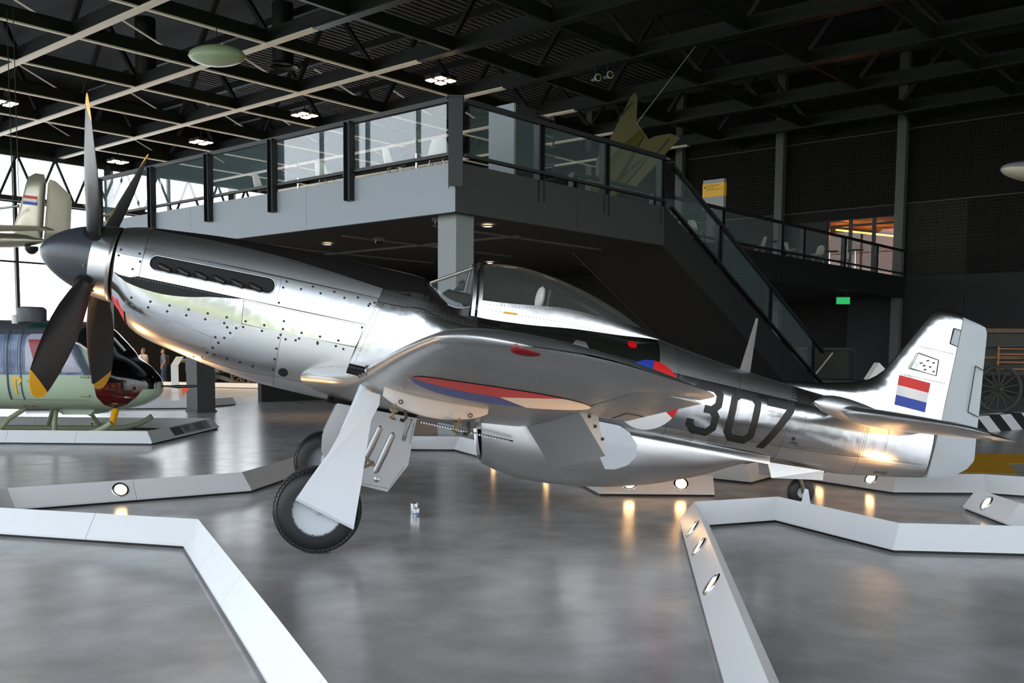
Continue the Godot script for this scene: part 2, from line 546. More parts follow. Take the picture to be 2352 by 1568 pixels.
func roof() -> void:
	var o := struct("ceiling", "black roof deck carried by a steel space frame")
	hbox("deck", -24.4, 56.2, -13.4, 56.0, 16.0, 16.4, M.deck, o)
	hbox("roof_edge", 55.3, 55.75, -13.0, 46.0, 12.0, 16.0, M.black, o)
	var web := Geo.new()
	# chords: broad ones run to the glass front, narrow ones across; daylight is put into the pale flanges near the glass, the rest are dark
	var r := 11.5
	while r < 46.0:
		var g := Geo.new()
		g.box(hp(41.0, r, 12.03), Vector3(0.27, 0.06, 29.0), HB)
		part("chord_flange", g, M.beam_daylit, o)
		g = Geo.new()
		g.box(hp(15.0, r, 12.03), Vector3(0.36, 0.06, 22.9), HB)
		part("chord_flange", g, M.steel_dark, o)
		g = Geo.new()
		g.box(hp(29.5, r, 12.3), Vector3(0.12, 0.5, 52.0), HB)
		part("chord_web", g, M.black, o)
		g = Geo.new()
		g.box(hp(29.5, r, 15.2), Vector3(0.25, 0.3, 52.0), HB)
		part("upper_chord", g, M.black, o)
		for i in 11:
			var l := 7.2 + i * 4.4
			g = Geo.new()
			if i % 2 == 1:
				g.bar(hp(l, r, 12.5), hp(l + 2.2, r, 15.1), 0.16, 0.16)
				g.bar(hp(l + 4.4, r, 12.5), hp(l + 2.2, r, 15.1), 0.16, 0.16)
				part("diagonal", g, M.black, o)
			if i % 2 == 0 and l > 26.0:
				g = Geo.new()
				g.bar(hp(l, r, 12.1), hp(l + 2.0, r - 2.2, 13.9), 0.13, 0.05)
				part("brace", g, M.beam_daylit, o)
		r += 4.6
	for i in 12:
		var l := 2.9 + i * 4.37
		var g := Geo.new()
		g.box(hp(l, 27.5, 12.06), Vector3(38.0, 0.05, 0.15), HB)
		part("cross_flange", g, M.beam_daylit if l > 26.0 else M.steel_dark, o)
		g = Geo.new()
		g.box(hp(l, 27.5, 12.3), Vector3(38.0, 0.45, 0.07), HB)
		part("cross_web", g, M.black, o)
	# ribs of the roof deck that catch the daylight
	var rib := Geo.new()
	rib.box(Vector3.ZERO, Vector3(20.0, 0.08, 0.1), HB)
	var ribs := solid(rib, M.grey_mid)
	for i in 58:
		inst("deck_rib", ribs, o, Transform3D(Basis(), hp(27.5 + i * 0.36, 36.5, 15.9)))
	# trusses standing in front of the glass
	for k in 7:
		var q := -4.0 + k * 8.0
		var g := Geo.new()
		g.bar(hp(54.6, q, 11.9), hp(54.6, q + 8, 11.9), 0.2, 0.25)
		g.bar(hp(54.6, q, 9.6), hp(54.6, q + 8, 9.6), 0.2, 0.25)
		for j in 4:
			var a := q + j * 2.0
			g.bar(hp(54.6, a, 9.6), hp(54.6, a + 1, 11.9), 0.1, 0.12)
			g.bar(hp(54.6, a + 2, 9.6), hp(54.6, a + 1, 11.9), 0.1, 0.12)
		part("front_truss", g, M.mullion, o)
		g = Geo.new()
		g.bar(hp(54.6, q, 0), hp(54.6, q, 12), 0.45, 0.35)
		part("front_column", g, M.mullion, o)
	# ventilation ducts
	for a in [[39.5, 22.0], [33.6, 24.6]]:
		var g := Geo.new()
		g.tube([hp(a[0], a[1], 15.4), hp(a[0], a[1], 13.1)], 0.42, 20)
		g.lathe([Vector2(0.42, 0), Vector2(0.62, -0.12), Vector2(0.56, -0.16), Vector2(0.4, -0.04)], 24, Transform3D(Basis(), hp(a[0], a[1], 13.1)))
		part("duct", g, M.steel_dark, o)
	# lamp clusters hung under the frame
	var lamp: Node3D = null
	var spots := [[26.29, 26.16, "above the railing corner"], [34.46, 26.29, "above the white cafe chairs"], [42.63, 26.47, "beside the grid crossing"], [50.4, 26.38, "nearest the glass front"], [42.2, 17.35, "at the left edge of the view"]]
	for a in spots:
		var at := hp(a[0], a[1], 11.5)
		if lamp == null:
			lamp = thing("ceiling_lamp", "square cluster of four warm lamps under the roof %s" % a[2], "lamp", at, 0.0, "lamp clusters under the roof frame")
			lamp.basis = HB
			for i in 4:
				var p := Vector3(0.24 if i & 1 else -0.24, 0, 0.24 if i & 2 else -0.24)
				var g := Geo.new()
				g.rbox(p + Vector3(0, 0.08, 0), Vector3(0.36, 0.14, 0.36), 0.02)
				part("housing", g, M.steel_dark, lamp)
				g = Geo.new()
				g.box(p + Vector3(0, -0.01, 0), Vector3(0.3, 0.03, 0.3))
				part("lamp_lens", g, M.lamp_ceiling, lamp)
			var gr := Geo.new()
			gr.rod(Vector3(0, 0.12, 0), Vector3(0, 0.62, 0), 0.02)
			part("hanger", gr, M.steel_dark, lamp)
		else:
			var c := copy(lamp, "ceiling_lamp", "square cluster of four warm lamps under the roof %s" % a[2], at, 0.0)
			c.basis = HB
			continue
		spot(lamp, at + Vector3(0, -0.1, 0), at + Vector3(0, -5, 0), Color(1.0, 0.84, 0.62), 40.0, 55.0, 0.3)

# one run of railing from a to b (world, rail height), posts at the given distances; the panes hang between the posts
func railing(o: Node3D, a: Vector3, b: Vector3, stops: Array, drop := 1.62, first_post := true, glass_key := "pane_rail") -> void:
	var d := b - a
	var x := Vector3(d.x, 0, d.z).normalized()
	var z := x.cross(Vector3.UP)
	var bs := Basis(x, Vector3.UP, z)
	var slope := d.y / Vector2(d.x, d.z).length()
	var g := Geo.new()
	g.bar(a, b, 0.12, 0.09)
	part("handrail", g, M.steel_dark, o, o.transform.affine_inverse())
	g = Geo.new()
	g.bar(a - Vector3(0, 1.015, 0), b - Vector3(0, 1.015, 0), 0.10, 0.06)
	part("lower_rail", g, M.steel_dark, o, o.transform.affine_inverse())
	var post := Geo.new()
	for s in [-1.0, 1.0]:
		post.box(Vector3(s * 0.085, -drop * 0.5, 0), Vector3(0.016, drop, 0.16))
	post.box(Vector3(0, -drop * 0.5, 0), Vector3(0.16, drop, 0.012))
	var pm := solid(post, M.steel_dark)
	for i in stops.size():
		var t: float = stops[i]
		if i > 0 or first_post:
			inst("post", pm, o, o.transform.affine_inverse() * Transform3D(bs, a + x * t + Vector3(0, slope * t, 0) - z * 0.06))
		if i > 0:
			var t0: float = stops[i - 1] + 0.12
			var t1 := t - 0.12
			var p := a + x * t0 + Vector3(0, slope * t0, 0)
			var q := a + x * t1 + Vector3(0, slope * t1, 0)
			g = Geo.new()
			var e := z * 0.006
			var c := [p - Vector3(0, 0.97, 0), p - Vector3(0, 0.06, 0), q - Vector3(0, 0.06, 0), q - Vector3(0, 0.97, 0)]
			g.quad(c[0] - e, c[1] - e, c[2] - e, c[3] - e)
			g.quad(c[0] + e, c[1] + e, c[2] + e, c[3] + e)
			part("glass_pane", g, M[glass_key], o, o.transform.affine_inverse())

func mezzanine() -> void:
	var o := struct("floor_mezzanine", "raised cafe floor with grey steel edge panels")
	hbox("slab", 13.5, 27.4, 13.83, 21.2, 4.36, 5.2, M.slab, o)
	hbox("slab", 16.5, 27.4, 21.2, 46.0, 4.36, 5.2, M.slab, o)
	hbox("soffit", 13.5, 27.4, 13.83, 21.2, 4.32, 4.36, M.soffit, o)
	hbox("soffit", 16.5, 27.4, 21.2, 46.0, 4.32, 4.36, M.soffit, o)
	var cuts := [13.42, 18.0, 22.7, 27.4]
	for i in 3:
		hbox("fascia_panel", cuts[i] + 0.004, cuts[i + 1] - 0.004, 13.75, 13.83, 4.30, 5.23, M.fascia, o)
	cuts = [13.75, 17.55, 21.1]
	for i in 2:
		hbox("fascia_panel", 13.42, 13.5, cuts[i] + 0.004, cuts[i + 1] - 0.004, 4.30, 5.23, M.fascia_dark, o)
	cuts = [21.2, 27.4, 33.6, 39.8, 46.0]
	for i in 4:
		hbox("fascia_panel", 16.42, 16.5, cuts[i] + 0.004, cuts[i + 1] - 0.004, 4.30, 5.23, M.steel_dark, o)
	hbox("fascia_panel", 27.4, 27.48, 13.75, 46.0, 4.30, 5.23, M.fascia, o)
	for l in [15.2, 18.2, 21.4]:   # pale strips on the soffit
		hbox("soffit_strip", l, l + 0.12, 15.0, 21.0, 4.29, 4.33, M.grey_mid, o)
	hbox("soffit_strip", 15.0, 26.0, 17.4, 17.52, 4.285, 4.325, M.grey_mid, o)
	var w := struct("wall_under", "dark beige wall below the raised floor")
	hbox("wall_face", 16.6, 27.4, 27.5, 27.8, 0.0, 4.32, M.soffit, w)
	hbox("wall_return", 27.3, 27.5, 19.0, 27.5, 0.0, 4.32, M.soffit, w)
	var c := struct("column_grey", "pale grey square column under the corner of the raised floor")
	hbox("shaft", 13.66, 14.16, 14.02, 14.52, 0.0, 4.32, M.column_pale, c)
	c = struct("column_black", "black square column between the helicopter and the fighter")
	hbox("shaft", 23.46, 23.98, 14.32, 14.86, 0.0, 4.32, M.column_dark, c)
	hbox("shaft_foot", 23.43, 24.01, 14.29, 14.89, 0.0, 0.05, M.column_dark, c)
	# railings
	var r := thing("glass_railing", "black steel railing with clear panes along the lit grey edge", "railing", hp(20, 13.75, 5.23))
	r.position = Vector3.ZERO
	railing(r, hp(13.42, 13.75, 6.4), hp(27.35, 13.75, 6.4), [0.12, 3.04, 5.73, 8.34, 11.02, 13.87], 1.62, false)
	var g := Geo.new()   # heavy corner post
	for s in [[0.13, 0.0, 0.02, 0.27], [-0.13, 0.0, 0.02, 0.27], [0.0, 0.0, 0.25, 0.02]]:
		g.box(hp(13.42, 13.75, 5.58) + HB * Basis(Vector3.UP, PI / 4) * Vector3(s[0], 0, s[1]), Vector3(s[2], 1.66, s[3]), HB * Basis(Vector3.UP, PI / 4))
	g.box(hp(13.42, 13.75, 6.41), Vector3(0.32, 0.03, 0.32), HB * Basis(Vector3.UP, PI / 4))
	part("corner_post", g, M.steel_dark, r)
	r = thing("glass_railing", "black steel railing with clear panes along the dark edge above the canopy", "railing")
	railing(r, hp(13.42, 14.02, 6.4), hp(13.42, 21.05, 6.4), [0.0, 2.30, 4.63, 6.98], 1.62, false)
	r = thing("glass_railing", "far black railing with panes in front of the bright cafe window", "railing")
	railing(r, hp(16.45, 21.3, 6.4), hp(16.45, 46.0, 6.4), [0.1, 4.0, 8.1, 12.4, 14.2, 18.0, 21.4, 24.6])
	# staircase down from the raised floor
	var st := thing("staircase", "dark steel staircase descending behind the cockpit canopy", "staircase", hp(13.42, 29.3, 0))
	var inv := st.transform.affine_inverse()
	for l in [13.42, 16.2]:
		g = Geo.new()
		var poly := [hp(l, 21.1, 5.23), hp(l, 21.1, 4.30), hp(l, 29.6, 0.0), hp(l, 31.0, 0.0), hp(l, 31.0, 0.4)]
		g.prism(poly, HL * 0.1)
		part("stringer", g, M.steel_dark, st, inv)
	g = Geo.new()
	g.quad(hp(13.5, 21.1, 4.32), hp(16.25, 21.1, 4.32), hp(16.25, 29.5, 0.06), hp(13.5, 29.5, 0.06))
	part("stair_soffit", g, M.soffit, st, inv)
	for i in 29:
		g = Geo.new()
		var f := i / 29.0
		g.box(hp(14.85, 21.3 + 9.7 * f, 5.1 - 4.9 * f), Vector3(0.33, 0.05, 2.68), HB)
		part("tread", g, M.slab, st, inv)
	railing(st, hp(13.42, 21.4, 6.27), hp(13.42, 30.6, 1.75), [0.05, 2.45, 5.45, 8.45], 1.6, false)
	# downlights and camera domes under the raised floor
	var lamp: Node3D = null
	var where := [[14.33, 15.66, "above the canopy peak"], [19.85, 15.81, "above the engine cowling"], [18.02, 18.06, "left of the grey column"], [19.97, 21.93, "right of the grey column"], [18.16, 24.32, "near the stair soffit"]]
	for a in where:
		var at := hp(a[0], a[1], 4.285)
		var lab: String = "small round warm downlight in the dark soffit %s" % a[2]
		if lamp == null:
			lamp = thing("downlight", lab, "lamp", at, 0.0, "downlights in the soffit")
			g = Geo.new()
			g.lathe([Vector2(0.0, 0.0), Vector2(0.1, 0.0)], 20)
			part("lamp_lens", g, M.lamp_ceiling, lamp)
			g = Geo.new()
			g.lathe([Vector2(0.1, 0.004), Vector2(0.1, -0.012), Vector2(0.125, -0.012), Vector2(0.13, 0.01)], 20)
			part("rim", g, M.steel, lamp)
			spot(lamp, at + Vector3(0, -0.03, 0), at + Vector3(0, -3, 0), Color(1.0, 0.8, 0.58), 3.0, 40.0, 0.08)
		else:
			copy(lamp, "downlight", lab, at, 0.0)
	var dome: Node3D = null
	for a in [[14.43, 14.31, "near the corner"], [17.98, 15.84, "above the engine cowling"]]:
		var at := hp(a[0], a[1], 4.3)
		if dome == null:
			dome = thing("camera_dome", "small round security camera dome in the soffit %s" % a[2], "camera", at, 0.0, "camera domes in the soffit")
			g = Geo.new()
			g.lathe([Vector2(0.14, 0.02), Vector2(0.14, -0.03), Vector2(0.08, -0.05)], 20)
			part("base", g, M.grey_mid, dome)
			g = Geo.new()
			g.lathe([Vector2(0.09, -0.04), Vector2(0.085, -0.09), Vector2(0.05, -0.13), Vector2(0.0, -0.145)], 20)
			part("bubble", g, M.heli_black, dome)
		else:
			copy(dome, "camera_dome", "small round security camera dome in the soffit %s" % a[2], at, 0.0)

func end_wall() -> void:
	var o := struct("wall_end", "dark end wall clad in studded acoustic panels")
	hbox("core", -20.0, 16.9, 46.25, 46.6, 0.0, 16.0, M.acoustic, o)
	hbox("core", 22.4, 56.0, 46.25, 46.6, 0.0, 16.0, M.acoustic, o)
	hbox("core", 16.9, 22.4, 46.25, 46.6, 8.1, 16.0, M.acoustic, o)
	hbox("core", 16.9, 22.4, 46.25, 46.6, 0.0, 5.2, M.acoustic, o)
	# panels
	var stud := Geo.new()
	stud.grid([[Vector3(-0.05, 0.05, 0), Vector3(0.05, 0.05, 0)], [Vector3(-0.032, 0.032, 0.05), Vector3(0.032, 0.032, 0.05)], [Vector3(-0.032, -0.032, 0.05), Vector3(0.032, -0.032, 0.05)], [Vector3(-0.05, -0.05, 0), Vector3(0.05, -0.05, 0)]])
	stud.quad(Vector3(-0.05, 0.05, 0), Vector3(-0.032, 0.032, 0.05), Vector3(-0.032, -0.032, 0.05), Vector3(-0.05, -0.05, 0))
	stud.quad(Vector3(0.05, 0.05, 0), Vector3(0.032, 0.032, 0.05), Vector3(0.032, -0.032, 0.05), Vector3(0.05, -0.05, 0))
	var wallb := Basis(HL, Vector3.UP, -HR)   # x along the wall, z out of it
	var panel_meshes := {}
	var places := {"acoustic": [], "acoustic_grey": []}
	for row in 3:
		for i in 32:
			var l0 := 3.4 + 1.31 * i - 0.03
			var y0 := 5.28 + 3.31 * row
			if row == 0 and l0 > 16.0 and l0 < 22.3:
				continue
			var key := "acoustic_grey" if row == 0 and l0 > 13.0 and l0 < 16.0 or row == 0 and l0 > 22.3 and l0 < 26.0 else "acoustic"
			for half in 2:
				var g := Geo.new()
				if not panel_meshes.has(key):
					g.box(Vector3.ZERO, Vector3(1.296, 1.64, 0.04))
					panel_meshes[key] = solid(g, M[key])
				var at := hp(l0 + 0.655, 46.2, y0 + 0.83 + 1.655 * half)
				inst("acoustic_panel", panel_meshes[key], o, Transform3D(wallb, at))
				for a in 9:
					for b in 11:
						places[key].append(at + HL * (-0.576 + 0.144 * a) + Vector3(0, -0.73 + 0.146 * b, 0) - HR * 0.02)
	for key in places:
		stud_field(stud, places[key], wallb, M[key], o)
	for i in 6:
		hbox("plain_panel", 3.4 + 2.62 * i, 3.4 + 2.61 + 2.62 * i, 46.18, 46.25, 0.0, 5.26, M.wall_dark, o)
	for y in [8.56, 11.87]:   # thin pale joints
		hbox("joint_strip", 3.4, 55.0, 46.16, 46.2, y - 0.012, y + 0.012, M.grey_mid, o)
	var n := 1
	for l in [16.72, 22.62, 28.3, 34.2, 40.1]:
		var c := struct("column_wall", "pale grey steel column standing in front of the dark end wall")
		hbox("shaft", l - 0.2, l + 0.2, 45.75, 46.12, 0.0, 15.2, M.column_wall, c)
		n += 1
	var t := struct("trim_1", "brown steel beam running above the dark end wall")
	hbox("beam", 3.0, 55.0, 45.6, 46.1, 15.2, 15.85, M.wood_dark, t)
	# bright cafe behind the opening
	var b := struct("wall_cafe", "ochre cafe room behind the opening in the end wall")
	hbox("side", 22.4, 22.7, 46.6, 54.0, 5.0, 8.2, M.ochre, b)
	hbox("side", 16.6, 16.9, 46.6, 54.0, 5.0, 8.2, M.ochre, b)
	hbox("ceiling_board", 16.6, 22.7, 46.6, 54.0, 8.1, 8.3, M.ochre, b)
	hbox("floor_board", 16.6, 22.7, 46.2, 54.0, 5.0, 5.2, M.slab, b)
	hbox("shade_board", 20.3, 22.4, 46.3, 46.5, 5.2, 8.1, M.black, b)  # black board stands in for the unlit part of the opening
	hbox("back_board", 19.3, 22.4, 53.6, 53.8, 5.2, 8.1, M.ochre, b)
	var w := struct("window_5", "cafe window at the back of the opening")
	facade(w, hp(16.9, 53.8, 5.2), hp(19.3, 53.8, 5.2), 2.9, 1.2, [0.0, 1.4, 2.9], 0.1)
	w = struct("window_6", "dark framed glass screen across the cafe opening")
	facade(w, hp(16.95, 46.4, 5.2), hp(20.3, 46.4, 5.2), 2.9, 1.2, [0.0, 2.6, 2.9], 0.1)
	var s := thing("strip_lamp", "warm orange strip lamp along the cafe ceiling", "lamp", hp(20.2, 49.0, 8.0))
	var g := Geo.new()
	g.bar(hp(20.1, 46.9, 7.72), hp(18.2, 53.2, 7.72), 0.10, 0.06)
	partw("lamp_tube", g, M.strip_warm, s)
	g = Geo.new()
	g.bar(hp(20.1, 46.9, 7.8), hp(18.2, 53.2, 7.8), 0.14, 0.08)
	partw("housing", g, M.steel_dark, s)
	for i in 3:
		var l := OmniLight3D.new()
		l.name = "lamp_light"
		s.add_child(l, true)
		l.global_position = hp(19.9 - 0.6 * i, 47.6 + 2.0 * i, 7.6)
		l.light_color = Color(1.0, 0.58, 0.25)
		l.light_energy = 0.9
		l.light_size = 0.15
		l.omni_range = 30.0
		l.omni_attenuation = 2.0
		l.shadow_enabled = true
	s = thing("exit_sign", "green illuminated exit sign hanging in the dark below the far railing", "sign", hp(17.1, 40.8, 3.96))
	g = Geo.new()
	g.rbox(Vector3.ZERO, Vector3(0.62, 0.34, 0.06), 0.01)
	var sb := part("case", g, M.steel_dark, s)
	g = Geo.new()
	g.box(Vector3(0, 0, 0.032), Vector3(0.56, 0.28, 0.01))
	part("sign_face", g, M.exit_green, s)
	g = Geo.new()
	g.rod(Vector3(-0.2, 0.16, 0), Vector3(-0.2, 0.36, 0), 0.012)
	g.rod(Vector3(0.2, 0.16, 0), Vector3(0.2, 0.36, 0), 0.012)
	part("hanger", g, M.steel_dark, s)

func stud_field(stud: Geo, at: Array, b: Basis, m: Material, o: Node3D) -> void:
	var mm := MultiMesh.new()
	mm.transform_format = MultiMesh.TRANSFORM_3D
	mm.mesh = solid(stud, m)
	mm.instance_count = at.size()
	for i in at.size():
		mm.set_instance_transform(i, Transform3D(b, at[i]))
	var mi := MultiMeshInstance3D.new()
	mi.name = "panel_studs"
	mi.multimesh = mm
	mi.set_meta("kind", "stuff")
	o.add_child(mi, true)

# ---- low white barriers: a triangular ridge of panels on a black plinth, some panels with a floor lamp in the inner face
func ridge_barrier(label: String, line: Array, lamps: Array, inner: float, group := "white barriers on the floor", closed := false) -> Node3D:
	var hw := 0.13
	var hh := 0.23
	var k := line.size()
	var pts := []
	for p in line:
		pts.append(Vector3(p[0], 0, p[1]))
	var mid := Vector3.ZERO
	for p in pts:
		mid += p / k
	var o := thing("barrier", label, "barrier", mid, 0.0, group)
	var inv := o.transform.affine_inverse()
	var side := []
	for i in k:
		var d0: Vector3 = (pts[i] - pts[(i - 1 + k) % k]).normalized() if i > 0 or closed else (pts[1] - pts[0]).normalized()
		var d1: Vector3 = (pts[(i + 1) % k] - pts[i]).normalized() if i < k - 1 or closed else d0
		if i == 0 and not closed:
			d0 = d1
		var n0 := Vector3(-d0.z, 0, d0.x)
		var n1 := Vector3(-d1.z, 0, d1.x)
		var nm := (n0 + n1).normalized()
		side.append(nm / maxf(0.35, nm.dot(n0)))
	var segs := k if closed else k - 1
	for i in segs:
		var a: Vector3 = pts[i]
		var b: Vector3 = pts[(i + 1) % k]
		var sa: Vector3 = side[i]
		var sb: Vector3 = side[(i + 1) % k]
		var ln := a.distance_to(b)
		var m := maxi(1, int(round(ln / 1.25)))
		for j in m:
			var t0 := float(j) / m + (0.0025 / ln if j > 0 else 0.0)
			var t1 := float(j + 1) / m - (0.0025 / ln if j < m - 1 else 0.0)
			var p := a.lerp(b, t0)
			var q := a.lerp(b, t1)
			var sp := sa.lerp(sb, t0) if j == 0 else (Vector3(-(b - a).z, 0, (b - a).x) / ln)
			var sq := sb if j == m - 1 else (Vector3(-(b - a).z, 0, (b - a).x) / ln)
			if j == 0:
				sp = sa
			var g := Geo.new()
			var up := Vector3(0, hh, 0)
			var lo := Vector3(0, 0.045, 0)
			var l2 := Vector3(0, 0.026, 0)
			var pr := p + up
			var qr := q + up
			for s in [-1.0, 1.0]:
				g.quad(pr, qr, q + sq * hw * s + lo, p + sp * hw * s + lo)
				g.quad(p + sp * hw * s + lo, q + sq * hw * s + lo, q + sq * (hw * 0.985) * s + l2, p + sp * (hw * 0.985) * s + l2)
			g.quad(p + sp * hw * 0.985 + l2, p - sp * hw * 0.985 + l2, q - sq * hw * 0.985 + l2, q + sq * hw * 0.985 + l2)
			for e in [[p, sp], [q, sq]]:
				g.tri(e[0] + up, e[0] + e[1] * hw + lo, e[0] - e[1] * hw + lo)
				g.quad(e[0] + e[1] * hw + lo, e[0] - e[1] * hw + lo, e[0] - e[1] * hw * 0.985 + l2, e[0] + e[1] * hw * 0.985 + l2)
			part("panel", g, M.white, o, inv)
		var pg := Geo.new()
		var f := 0.80
		var y1 := Vector3(0, 0.03, 0)
		pg.quad(a + sa * hw * f, b + sb * hw * f, b + sb * hw * f + y1, a + sa * hw * f + y1)
		pg.quad(a - sa * hw * f, a - sa * hw * f + y1, b - sb * hw * f + y1, b - sb * hw * f)
		pg.quad(a + sa * hw * f, a + sa * hw * f + y1, a - sa * hw * f + y1, a - sa * hw * f)
		pg.quad(b + sb * hw * f, b - sb * hw * f, b - sb * hw * f + y1, b + sb * hw * f + y1)
		part("plinth", pg, M.black, o, inv)
	for lm in lamps:   # [segment, share along it]
		var a: Vector3 = pts[lm[0]]
		var b: Vector3 = pts[(lm[0] + 1) % k]
		var d := (b - a).normalized()
		var nn := Vector3(-d.z, 0, d.x) * inner
		var slope := Vector3(nn.x * (hh - 0.045), hw, nn.z * (hh - 0.045)).normalized()
		var c := a.lerp(b, lm[1]) + nn * hw * 0.5 + Vector3(0, 0.045 + (hh - 0.045) * 0.5, 0)
		floor_lamp(o, c, slope, d)
	return o

func floor_lamp(o: Node3D, c: Vector3, up: Vector3, d: Vector3) -> void:
	var xf := Transform3D(Basis(d, up, d.cross(up)), c)
	var inv := o.transform.affine_inverse()
	var g := Geo.new()
	g.lathe([Vector2(0.062, 0.002), Vector2(0.064, 0.009), Vector2(0.082, 0.011), Vector2(0.088, 0.0)], 28, xf)
	var rim := part("lamp_rim", g, M.chrome, o, inv)
	g = Geo.new()
	g.lathe([Vector2(0.0, 0.004), Vector2(0.045, 0.0035), Vector2(0.062, 0.002)], 28, xf)
	part("lamp_lens", g, M.lamp_warm, rim)
	spot(o, c + up * 0.02, c + up * 2.0 + Vector3(0, 0.4, 0), Color(1.0, 0.74, 0.46), 0.9, 48.0, 0.05)

func barriers() -> void:
	ridge_barrier("bright white barrier in the near left corner of the view", [[-8.0, -9.6], [-4.46, -8.56], [-2.56, -8.03], [-1.22, -5.06], [-0.35, -3.1]], [], 1.0)
	ridge_barrier("low white barrier with a lit floor lamp behind the near left one", [[-5.2, -9.25], [-5.02, -9.80], [-3.08, -11.26], [-2.86, -12.92], [-1.95, -16.45], [-0.86, -16.43], [0.98, -12.0], [1.10, -11.29], [2.30, -11.28]], [[0, 0.55], [1, 0.44], [5, 0.35], [5, 0.75], [7, 0.20], [7, 0.69]], 1.0)
	ridge_barrier("white barrier with two lit lamps under the tail", [[2.45, -13.0], [2.97, -12.5], [3.55, -13.35], [3.9, -12.75], [4.52, -11.6], [5.56, -11.62], [7.2, -10.6]], [[3, 0.14], [3, 0.76]], 1.0)
	ridge_barrier("short white barrier with one lamp at the right edge of the view", [[4.86, -10.3], [4.80, -9.3], [5.2, -8.35]], [[0, 0.42]], 1.0)
	ridge_barrier("long white barrier in the right foreground bending past the tail wheel", [[0.93, -2.8], [1.21, -5.12], [1.71, -9.22], [2.60, -9.60], [3.20, -8.10], [4.18, -8.00], [7.0, -7.7]], [[1, 0.77], [1, 0.575], [1, 0.27]], -1.0)
	ridge_barrier("white barrier ring around the green helicopter", [[-13.5, -17.1], [-6.30, -17.08], [-6.26, -20.58], [-8.72, -20.6], [-13.5, -20.8]], [], 1.0, "white barriers on the floor")
	ridge_barrier("grey white barrier beyond the helicopter nose", [[-13.2, -26.9], [-9.2, -28.25], [-8.6, -30.5]], [], 1.0)
	ridge_barrier("far white barrier in front of the old gun carriages", [[-24.0, -48.5], [-16.2, -46.2], [-10.7, -44.3], [-7.0, -43.6]], [[1, 0.6], [1, 0.85], [2, 0.2]], -1.0)
	ridge_barrier("white barrier around the old wagon at the right edge", [[9.4, -23.6], [11.2, -23.9], [12.2, -24.9], [16.0, -24.3]], [], 1.0)
	# black and white striped block
	var o := thing("striped_barrier", "black and white striped barrier at the right edge", "barrier", Vector3(11.5, 0, -22.6))
	var a := Vector3(9.75, 0, -21.15)
	var d := (Vector3(12.6, 0, -23.6) - a).normalized()
	var nn := Vector3(-d.z, 0, d.x)
	for i in 6:
		var g := Geo.new()
		var p := a + d * 0.56 * i
		var q := p + d * 0.556
		var sh := d * 0.18
		var poly := [p + nn * 0.2, q + nn * 0.2, q - sh + Vector3(0, 0.34, 0), p - sh + Vector3(0, 0.34, 0)]
		g.prism(poly, -nn * 0.25)
		partw("stripe_block", g, M.white if i % 2 else M.print_black, o)

# ---- the fighter. Body axes: x aft from the spinner tip, y up, z towards the viewer (port side)
const FT := {
	"ut": [0.7, 0.352, 0.82, 0.385, 0.91, 0.403, 1.2, 0.433, 1.52, 0.464, 1.92, 0.492, 2.33, 0.509, 2.75, 0.514, 3.17, 0.511, 3.45, 0.503, 3.55, 0.46, 3.65, 0.38, 3.75, 0.335, 3.9, 0.31, 4.1, 0.3, 4.5, 0.315, 5, 0.35, 5.5, 0.385, 5.75, 0.41, 5.9, 0.409, 6.19, 0.371, 6.49, 0.333, 6.9, 0.285, 7.3, 0.25, 7.8, 0.215, 8.5, 0.17, 9.22, 0.12],
	"ub": [0.7, -0.335, 0.8, -0.43, 0.87, -0.525, 1.03, -0.61, 1.32, -0.68, 1.6, -0.74, 1.91, -0.794, 2.16, -0.823, 2.5, -0.84, 2.75, -0.85, 3.2, -0.865, 4, -0.86, 4.6, -0.83, 5.2, -0.79, 6, -0.71, 6.7, -0.64, 7.3, -0.59, 8.1, -0.585, 8.6, -0.53, 9.22, -0.435],
	"w": [0.7, 0.344, 0.82, 0.36, 1, 0.372, 1.5, 0.395, 2, 0.41, 2.5, 0.42, 3.1, 0.43, 4, 0.45, 5, 0.45, 5.5, 0.44, 6, 0.415, 6.5, 0.378, 7, 0.33, 7.5, 0.275, 8, 0.215, 8.5, 0.15, 9, 0.09, 9.22, 0.06],
	"um": [0.7, 0.01, 0.87, -0.05, 1.3, -0.12, 2.5, -0.15, 4, -0.14, 5.5, -0.14, 6.5, -0.14, 7.5, -0.15, 9.22, -0.15],
	"nt": [0.7, 2, 1.2, 2.15, 3.3, 2.25, 3.7, 2.7, 5, 2.8, 5.8, 2.2, 6.5, 2.05, 9.22, 2],
	"nb": [0.7, 2, 0.87, 2.3, 1.3, 2.5, 2.5, 2.6, 4, 2.6, 6, 2.3, 7.3, 2.2, 9.22, 2.2],
}
const BODY := Transform3D(Basis(Vector3(0.980615, -0.195946, 0), Vector3(0.195946, 0.980615, 0), Vector3(0, 0, 1)), Vector3(-2.523, 2.524, 0))

